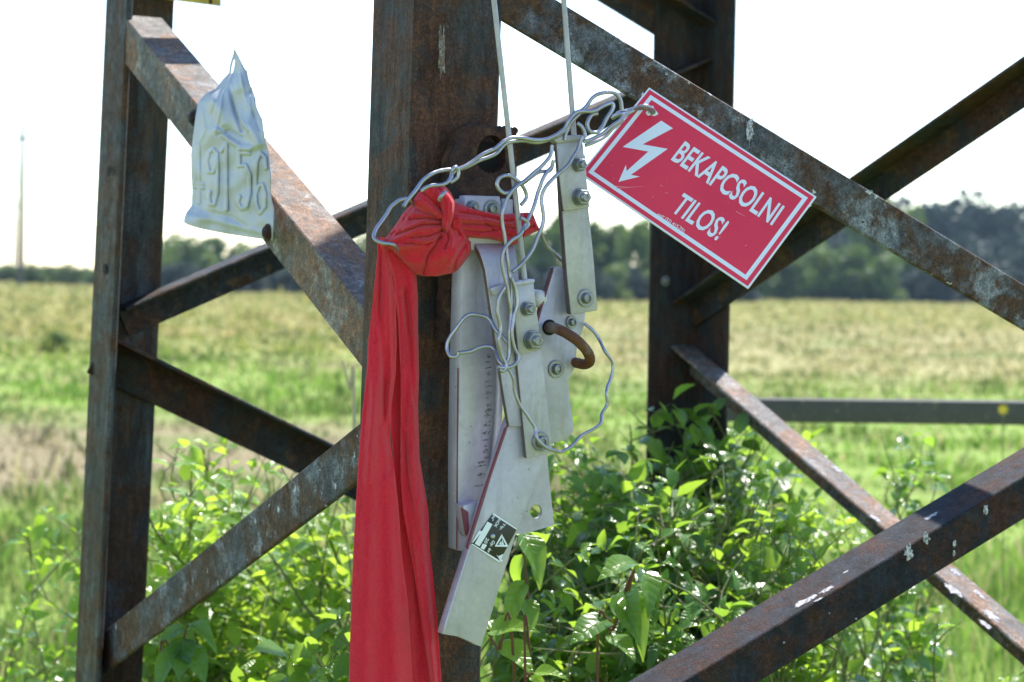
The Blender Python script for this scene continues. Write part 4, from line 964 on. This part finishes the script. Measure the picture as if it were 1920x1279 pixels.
# lower edge slopes down to the right: map rows so that the last row follows it
low = lambda u: 60+(1085+(1190-1085)*(u**.62))/3.045
D = {'4': [[(220, 645), (224, 975)], [(216, 650), (200, 865), (246, 870)], [(204, 885), (246, 890)]],
     '9': [[(325, 700), (305, 668), (280, 690), (268, 740), (280, 800), (305, 800), (322, 760), (326, 690), (328, 800), (326, 920), (310, 985), (288, 985), (278, 945), (285, 915)]],
     '1': [[(352, 680), (378, 640), (380, 1015)]],
     '5': [[(512, 675), (450, 670), (452, 765), (490, 760), (512, 820), (512, 920), (495, 1000), (465, 1010), (445, 975), (455, 940)], [(455, 690), (510, 695)]],
     '6': [[(605, 780), (600, 715), (575, 690), (552, 740), (545, 850), (548, 980), (570, 1035), (598, 1000), (600, 920), (585, 870), (562, 880), (550, 920)]]}
rows, cols = 230, 150
T = np.linspace(0, 1, rows); V = []; yb = 60+1085/3.045; y0 = 60+100/3.045
Xg = np.zeros((rows, cols)); Yg = np.zeros((rows, cols)); U = np.linspace(0, 1, cols)
for j, t_ in enumerate(T):
    yy = y0+(yb-y0)*t_; bl = max(0, (t_-.80)/.20)**1.3
    yr = yy+(1190-1085)/3.045*bl
    xl = tabx(LT, yy); xr = tabx(RT_, yr)
    Xg[j] = xl+(xr-xl)*U; Yg[j] = yy+(yr-yy)*(U**.62)
px_, py_ = Xg, Yg
h = np.zeros_like(Xg)
for ch_, pls in D.items():
    for pl in pls:
        d = segdist(Xg, Yg, [zp(*p) for p in pl]); h = np.maximum(h, 1/(1+np.exp((d-3.1)/.5)))
off = .012+.0019*h
UU = np.repeat(U[None], rows, 0)
off += -.012*np.clip((.30-UU)/.30, 0, 1)**2                       # left side curls outward
up_ = np.clip((250-Yg)/150, 0, 1); off += -.020*up_**1.4+.007*np.sin(UU*5+Yg*.03)*up_
off += .003*np.exp(-(segdist(Xg, Yg, [zp(330, 560), zp(400, 620), zp(460, 655), zp(520, 660)])/6)**2)
off += -.004*np.exp(-(segdist(Xg, Yg, [zp(430, 200), zp(405, 330), zp(425, 420), zp(470, 560)])/5)**2)+.005*np.exp(-(segdist(Xg, Yg, [zp(300, 380), zp(360, 520)])/12)**2)
for cp_, cw_, ca_ in (([(445, 170), (470, 300), (500, 420)], 3, .003), ([(395, 250), (340, 330), (300, 470)], 3, -.003), ([(410, 300), (440, 450), (500, 560)], 2.5, .0035), ([(360, 300), (350, 420), (320, 560)], 3, .003), ([(520, 330), (530, 450), (570, 560)], 3, -.003), ([(240, 440), (260, 560), (230, 620)], 3, .003), ([(330, 590), (400, 560), (470, 600)], 2.5, -.003), ([(160, 1050), (330, 1080), (600, 1150)], 5, .003), ([(250, 1020), (420, 1060), (500, 1120)], 4, -.002)):
    off += .45*ca_*np.exp(-(segdist(Xg, Yg, [zp(*q_) for q_ in cp_])/cw_)**2)
off += .014*np.clip((Yg-(60+960/3.045))/40, 0, 1)*np.clip((.3-UU)/.3, 0, 1)
off += .004*np.exp(-(segdist(Xg, Yg, [zp(530, 380), zp(500, 520), zp(560, 640)])/9)**2)
V = [PL(x, y, float(o)+noise.noise(Vector((x*.03, y*.03, 0)))*.003) for x, y, o in zip(Xg.ravel(), Yg.ravel(), off.ravel())]
n = rows*cols; hx = zp(417, 195)
F = []
for j in range(rows-1):
    for i in range(cols-1):
        a = j*cols+i; cx, cy = Xg[j, i], Yg[j, i]
        # a sliver-shaped nail hole near the torn tip
        if abs(cy-hx[1]) < 14 and abs(cx-(hx[0]+(hx[1]-cy)*.18)) < 2.6*math.sqrt(max(0, 1-((cy-hx[1])/14)**2)): continue
        F.append((a, a+1, a+cols+1, a+cols))
Vn = np.array([v[:] for v in V])
NPl = mesh_np('number_plate', Vn, F, M['alu'], None, 60)
sol = NPl.modifiers.new('thickness', 'SOLIDIFY'); sol.thickness = .0009; sol.offset = 0
tag(NPl, 'torn bent aluminium plate embossed with 49156 on the left brace', 'number plate')
for px, py in ((503, 436),):
    dome_bolt('plate_bolt', PL(px, py, .0135), N_LF, .0085, M['bracket'], NPl)
# ---- yellow plate at the very top ----
bm = bmesh.new(); ya = at(300, 12-60, 3.1); pts = [at(300, -70, 3.05), at(414, -70, 3.12), at(414, 12, 3.12), at(300, -3, 3.05)]
add_prism(bm, pts, Vector((0, .002, 0))); YP = to_obj('yellow_plate', bm, M['yellow'], None)
tag(YP, 'yellow enamel plate fixed high on the left leg, only its lower edge showing', 'plate')
dome_bolt('rivet', at(394, 3, 3.108), Vector((0, -1, 0)), .003, M['bracket'], YP)

# ================= SHRUBS =================
def leaf_template(nl, nw, W=.55, fold=.22, curl=.28, twist=.0, wavy=0.0):
    """unit-length leaf along +Y, width W, facing +Z"""
    V = []; uv = []
    for j in range(nl+1):
        t_ = j/nl; w_ = (math.sin(math.pi*min(1, t_**.72*1.0))**.85)*(1-.25*t_) if 0 < t_ < 1 else .02
        for i in range(nw+1):
            s = -1+2*i/nw; x = s*w_*W*.5
            z = fold*abs(x)-curl*t_*t_+wavy*math.sin(t_*9+s*2)*abs(s)
            V.append((x, t_-curl*.25*t_*t_, z)); uv.append((.5+s*w_*.5, t_))
    F = [(j*(nw+1)+i, j*(nw+1)+i+1, (j+1)*(nw+1)+i+1, (j+1)*(nw+1)+i) for j in range(nl) for i in range(nw)]
    return np.array(V), np.array(F), np.array(uv)
LT_far = [leaf_template(4, 2, .72, .3, .3), leaf_template(4, 2, .62, .5, .5), leaf_template(4, 2, .78, .15, .1)]
LT_near = [leaf_template(9, 6, .54, .38, .45, wavy=.03), leaf_template(9, 6, .48, .55, .60, wavy=.04), leaf_template(9, 6, .58, .25, .25, wavy=.03)]
def build_leaves(name, items, templ, mat, parent, rng):
    """items: list of (pos, dir, normal, size, var)"""
    VV, FF, UV, VR = [], [], [], []; base = 0
    groups = [[] for _ in templ]
    for it in items: groups[rng.randrange(len(templ))].append(it)
    for (tv, tf, tu), g in zip(templ, groups):
        if not g: continue
        p = np.array([i[0] for i in g]); d = np.array([i[1] for i in g]); nn = np.array([i[2] for i in g]); s = np.array([i[3] for i in g]); vr = np.array([i[4] for i in g])
        d /= np.linalg.norm(d, axis=1)[:, None]; x = np.cross(d, nn); x /= np.linalg.norm(x, axis=1)[:, None]+1e-9; z = np.cross(x, d)
        V = p[:, None]+s[:, None, None]*(tv[None, :, 0:1]*x[:, None]+tv[None, :, 1:2]*d[:, None]+tv[None, :, 2:3]*z[:, None])
        k = len(tv); VV.append(V.reshape(-1, 3)); FF.append((tf[None]+(np.arange(len(g))*k)[:, None, None]+base).reshape(-1, 4)); UV.append(np.tile(tu, (len(g), 1))); VR.append(np.repeat(vr, k)); base += len(g)*k
    return mesh_np(name, np.concatenate(VV), np.concatenate(FF), mat, parent, 180, uv=np.concatenate(UV), var=np.concatenate(VR))
def shrub(label, cx, cy, rad, h, nst, leafsz, mat, seed, near=False, group=None, name='dogwood_shrub', cat='shrub', dens=1.0, zmin=.25, leanv=(0, 0), stem='stem', top=None, out_br=False):
    rng = random.Random(seed); t_ = thing(name, (cx, cy, 0), label, cat, group); bm = bmesh.new(); items = []
    HM = [h]
    def leaf(p, out, sz):
        if math.hypot(p.x-cx, p.y-cy) > rad*(1.45-.55*(p.z/h)**2) or p.z > HM[0] or (p-F0).dot(N_FR) > -.07 or (p-F0).dot(N_LF) > -.07: return
        if (p-B0).dot(E1) < .06:
            x_, y_ = proj(p)
            if x_ > 1300 and abs(y_-(652+.9*(x_-1280))) < 62: return
        if out_br and (p-B0).dot(E1) < .05: return
        dr = (out+Vector((rng.uniform(-.4, .4), rng.uniform(-.4, .4), rng.uniform(-.7, .35)))).normalized()
        up = Vector((rng.gauss(0, .38), rng.gauss(0, .38)-.10, 1)).normalized()
        items.append((tuple(p+dr*sz*.18), tuple(dr), tuple(up), sz*rng.uniform(.6, 1.25), rng.random()))
    def grow(p, d, L_, r, depth):
        n = max(3, int(L_/.034)); pts = [p]; q = p.copy(); dd = d.copy()
        for i in range(n):
            dd = (dd+Vector((rng.gauss(0, .12), rng.gauss(0, .12), .03-.05*(i/n)*(1+depth)))).normalized(); q = q+dd*(L_/n)
            ro = math.hypot(q.x-cx, q.y-cy)/rad
            if ro > .8: dd = (dd+Vector((cx-q.x, cy-q.y, 0)).normalized()*.5*(ro-.8)).normalized()
            if ro > 1.5 or q.z > HM[0] or (q-F0).dot(N_FR) > -.05 or (q-F0).dot(N_LF) > -.05 or (out_br and q.z > .5 and (q-B0).dot(E1) < .03): break
            pts.append(q)
            if q.z > zmin:
                a0 = i*1.57+rng.uniform(-.3, .3); side = dd.orthogonal().normalized(); side2 = dd.cross(side)
                for s in (0, math.pi):
                    if rng.random() < dens: leaf(q, side*math.cos(a0+s)+side2*math.sin(a0+s)+dd*.6, leafsz*(1-.35*i/n))
                if depth < 2 and rng.random() < (.36 if depth == 0 else .22):
                    a = rng.random()*6.28; o_ = (side*math.cos(a)+side2*math.sin(a)+dd*.9).normalized()
                    grow(q, o_, L_*rng.uniform(.25, .42), r*.6, depth+1)
        leaf(q, dd, leafsz*.7); leaf(q, dd+Vector((.3, 0, 0)), leafsz*.55)
        if len(pts) > 1: add_tube(bm, pts, r, 5, lambda u: 1-.75*u)
    for k in range(nst):
        a = rng.random()*6.28; rr = rad*rng.random()**.5; b = Vector((cx+math.cos(a)*rr*.6, cy+math.sin(a)*rr*.6, 0))
        HM[0] = h*rng.choice((.78, .86, .92, .98, 1.04)); L_ = HM[0]*rng.uniform(.8, 1.15)
        if top: L_ = min(L_, top(b.x))
        grow(b, Vector((math.cos(a)*rr/h*.8+leanv[0], math.sin(a)*rr/h*.8+leanv[1], 1)).normalized(), L_, .0045, 0)
    to_obj('stems', bm, M[stem], t_, 60)
    build_leaves('foliage', items, LT_near if near else LT_far, M[mat], t_, rng)
    return len(items)
def zpy(px, py, Y): return at(px, py, Y)
tot = 0
def sh(px, top, Y, wpx, n, ls, mat, seed, label, **kw):
    global tot
    g = at(px, top, Y); h = g.z/.97
    tot += shrub(label, g.x, Y, wpx/2/FPX*Y*1.1, h, int(n*1.5), ls, mat, seed, **kw)
# (pixel x, top y, depth, width px, stems, leaf size)
sh(90, 985, 3.7, 240, 9, .042, 'leaf', 1, 'yellow-green shrub low at the far left edge beyond the left leg')
sh(430, 840, 3.5, 200, 8, .042, 'leaf_lime', 2, 'tall sunlit lime-green shrub between the left leg and the red cloth')
sh(330, 960, 3.3, 230, 10, .045, 'leaf_lime', 3, 'lime-green shrub just right of the left pylon leg foot')
sh(585, 930, 3.3, 210, 10, .042, 'leaf_lime', 4, 'bright shrub immediately left of the red cloth')
sh(360, 1110, 2.75, 260, 15, .056, 'leaf_dark', 5, 'dark broad-leaved shrub under the low left brace')
sh(560, 1150, 2.7, 240, 13, .050, 'leaf', 6, 'mid-green shrub at the bottom edge left of the red cloth')
sh(1110, 895, 3.3, 240, 16, .042, 'leaf_dark', 7, 'sunlit shrub right behind the grey lever')
sh(1310, 845, 3.45, 200, 22, .050, 'leaf_dark', 8, 'dark leafy shrub climbing the foot of the right rear leg', dens=1.0)
sh(1430, 870, 3.7, 190, 14, .042, 'leaf', 9, 'leafy green shrub right of the right rear leg foot', out_br=True)
sh(1230, 960, 3.0, 260, 20, .046, 'leaf_dark', 10, 'dense dark shrub in front of the right rear leg')
sh(1560, 960, 3.6, 180, 9, .040, 'leaf_lime', 11, 'yellowish shrub behind the two crossing lower braces', out_br=True)
sh(1715, 830, 3.9, 90, 8, .045, 'leaf_dark', 12, 'separate upright dark bushy sprout in front of the green grass at right', out_br=True)
sh(1470, 1060, 2.9, 260, 16, .045, 'leaf', 13, 'green shrub above the lower right brace')
sh(1660, 1075, 3.2, 170, 10, .045, 'leaf_dark', 14, 'dark shrub beneath the pale lower right brace', out_br=True)
sh(1640, 1150, 3.2, 220, 10, .045, 'leaf_lime', 15, 'lime shrub at the bottom under the rusty right brace', out_br=True)
sh(1850, 1215, 3.1, 160, 5, .040, 'leaf_lime', 16, 'pale weedy shrub in the bottom right corner', out_br=True)
sh(1070, 1090, 2.75, 260, 16, .056, 'leaf', 17, 'mid-green shrub below the grey lever', near=True)
sh(1290, 1110, 2.7, 260, 15, .048, 'leaf_dark', 18, 'broad-leaved shrub left of the lowest right brace', near=True)
sh(1400, 960, 3.1, 200, 14, .046, 'leaf', 19, 'leafy shrub directly under the start of the pale falling brace')
sh(1170, 1010, 3.0, 200, 12, .046, 'leaf', 20, 'glossy shrub between the lever tip and the rear leg foot')
# near sprigs with large drooping leaves
def sprig(label, pts, leaves, mat, seed, stem='stem_red'):
    rng = random.Random(seed); P_ = [at(*p) for p in pts]; base = Vector((P_[0].x, P_[0].y+.02, 0))
    t_ = thing('leafy_sprig', tuple(base), label, 'sprig'); bm = bmesh.new(); add_tube(bm, catmull([base+Vector((.05, .04, 0))]+P_, 8), .0022, 8, lambda u: 1-.5*u)
    items = []
    for (x0, y0, Y0), (x1, y1, Y1), nrm, v in leaves:
        a, b = at(x0, y0, Y0), at(x1, y1, Y1); items.append((tuple(a), tuple((b-a)), nrm, (b-a).length*.8, v))
        q = min(P_, key=lambda k_: (k_-a).length); add_tube(bm, [q, (q+a)/2+Vector((0, 0, .004)), a], .0013, 6)
    to_obj('stems', bm, M[stem], t_, 60); build_leaves('foliage', items, LT_near, M[mat], t_, rng)
sprig('sprig with a long leaf hanging just under the bracket hole', [(985, 1260, 2.45), (990, 1120, 2.45), (978, 1005, 2.45)],
      [((978, 1000, 2.44), (1052, 1095, 2.38), (.5, -.7, .5), .3), ((982, 1000, 2.46), (1042, 985, 2.55), (0, -.4, 1), .6), ((980, 1040, 2.5), (940, 1130, 2.5), (-.5, -.6, .6), .9), ((985, 1090, 2.45), (925, 1180, 2.4), (-.3, -.8, .5), .5), ((985, 1120, 2.45), (1015, 1190, 2.4), (.4, -.7, .6), .4)], 'leaf', 1)
sprig('sprig with arched and drooping leaves in the middle of the lower shrubs', [(1120, 1279, 2.5), (1150, 1180, 2.5), (1190, 1070, 2.5)],
      [((1196, 1060, 2.5), (1122, 1032, 2.42), (0, -.5, 1), .8), ((1200, 1062, 2.5), (1255, 1140, 2.42), (.5, -.6, .6), .4), ((1170, 1110, 2.5), (1180, 1180, 2.4), (-.3, -.8, .4), .2), ((1172, 1112, 2.5), (1232, 1195, 2.4), (.2, -.8, .5), .4), ((1180, 1108, 2.52), (1245, 1150, 2.5), (.1, -.4, 1), 1.0),
       ((1140, 1160, 2.5), (1055, 1190, 2.42), (-.2, -.7, .7), .3), ((1142, 1190, 2.5), (1210, 1230, 2.44), (.3, -.6, .8), .8), ((1205, 1058, 2.5), (1228, 1036, 2.5), (0, -.6, .8), .9)], 'leaf', 2)
sprig('red-stemmed sprig with a narrow yellow leaf at the lower tip of the lever', [(965, 1279, 2.4), (935, 1220, 2.4), (915, 1188, 2.4)],
      [((915, 1186, 2.4), (1012, 1142, 2.36), (-.1, -.55, .85), .9), ((916, 1190, 2.4), (965, 1130, 2.44), (-.4, -.6, .6), .6), ((938, 1200, 2.42), (1022, 1262, 2.36), (.3, -.7, .6), .4)], 'leaf_lime', 3)
sprig('short red stem with small yellowish leaves at the bottom right of the leg', [(985, 1279, 2.38), (996, 1228, 2.38)],
      [((1000, 1262, 2.38), (1075, 1245, 2.36), (0, -.5, 1), 1.0), ((992, 1270, 2.38), (1050, 1290, 2.36), (0, -.5, 1), .9)], 'leaf_lime', 4)
sprig('dark broad-leaved sprig at the foot of the left pylon leg', [(300, 1310, 2.6), (330, 1240, 2.6), (350, 1180, 2.6)],
      [((352, 1176, 2.6), (285, 1190, 2.55), (-.2, -.6, .8), .2), ((356, 1170, 2.6), (420, 1185, 2.55), (.2, -.5, .9), .7), ((340, 1210, 2.6), (400, 1270, 2.52), (.3, -.7, .6), .2), ((338, 1215, 2.6), (262, 1262, 2.52), (-.3, -.7, .6), .3), ((345, 1195, 2.6), (330, 1275, 2.52), (0, -.8, .5), .1)], 'leaf_dark', 5)
# meadow flowers seen against the rail
def flower(px, py, Y, kind, label):
    p = at(px, py, Y); t_ = thing('meadow_flower', (p.x, Y, 0), label, 'flower', None); bm = bmesh.new()
    add_tube(bm, catmull([Vector((p.x+.04, Y, 0)), Vector((p.x+.02, Y, p.z*.5)), p], 6), .0012, 5); to_obj('stem', bm, M['stem'], t_, 60)
    bm = bmesh.new(); r_ = random.Random(px); fs = 1.6 if kind == 'petal_yellow' else 1
    for k in range(9):
        a = 6.28*k/9; u = Vector((math.cos(a), -.35, math.sin(a))); s = Vector((-math.sin(a), 0, math.cos(a)))*.006
        vs = [bm.verts.new(q) for q in (p, p+u*.005+s*.5, p+u*.010*fs, p+u*.005-s*.5)]; bm.faces.new(vs)
    to_obj('petals', bm, M[kind], t_)
WL = []
for px, py, k in ((1880, 768, 'petal_yellow'),):
    flower(px, py, 4.6, k, 'small yellow flower before the grey rail' if 'yellow' in k else '')
# dry stalk left of the cloth
bm = bmesh.new(); add_tube(bm, catmull([Vector((at(668, 800, 3.9).x+.01, 3.9, 0)), at(664, 790, 3.9), at(655, 730, 3.9), at(643, 675, 3.9)], 8), .0045, 6, lambda u: 1-.5*u)
tag(to_obj('dry_stalk', bm, m_plain('straw', (.5, .42, .26), .8), None, 60), 'single dry straw-coloured stalk left of the red cloth', 'stalk')
print('LEAVES', tot)
print('proj F', [tuple(round(v) for v in proj(legpt(F0, z))) for z in (1.1, 1.5, 1.8)], 'L', [tuple(round(v) for v in proj(legpt(L0, z))) for z in (1.0, 1.5, 1.9)], 'B', [tuple(round(v) for v in proj(legpt(B0, z))) for z in (1.0, 1.5, 1.9)])
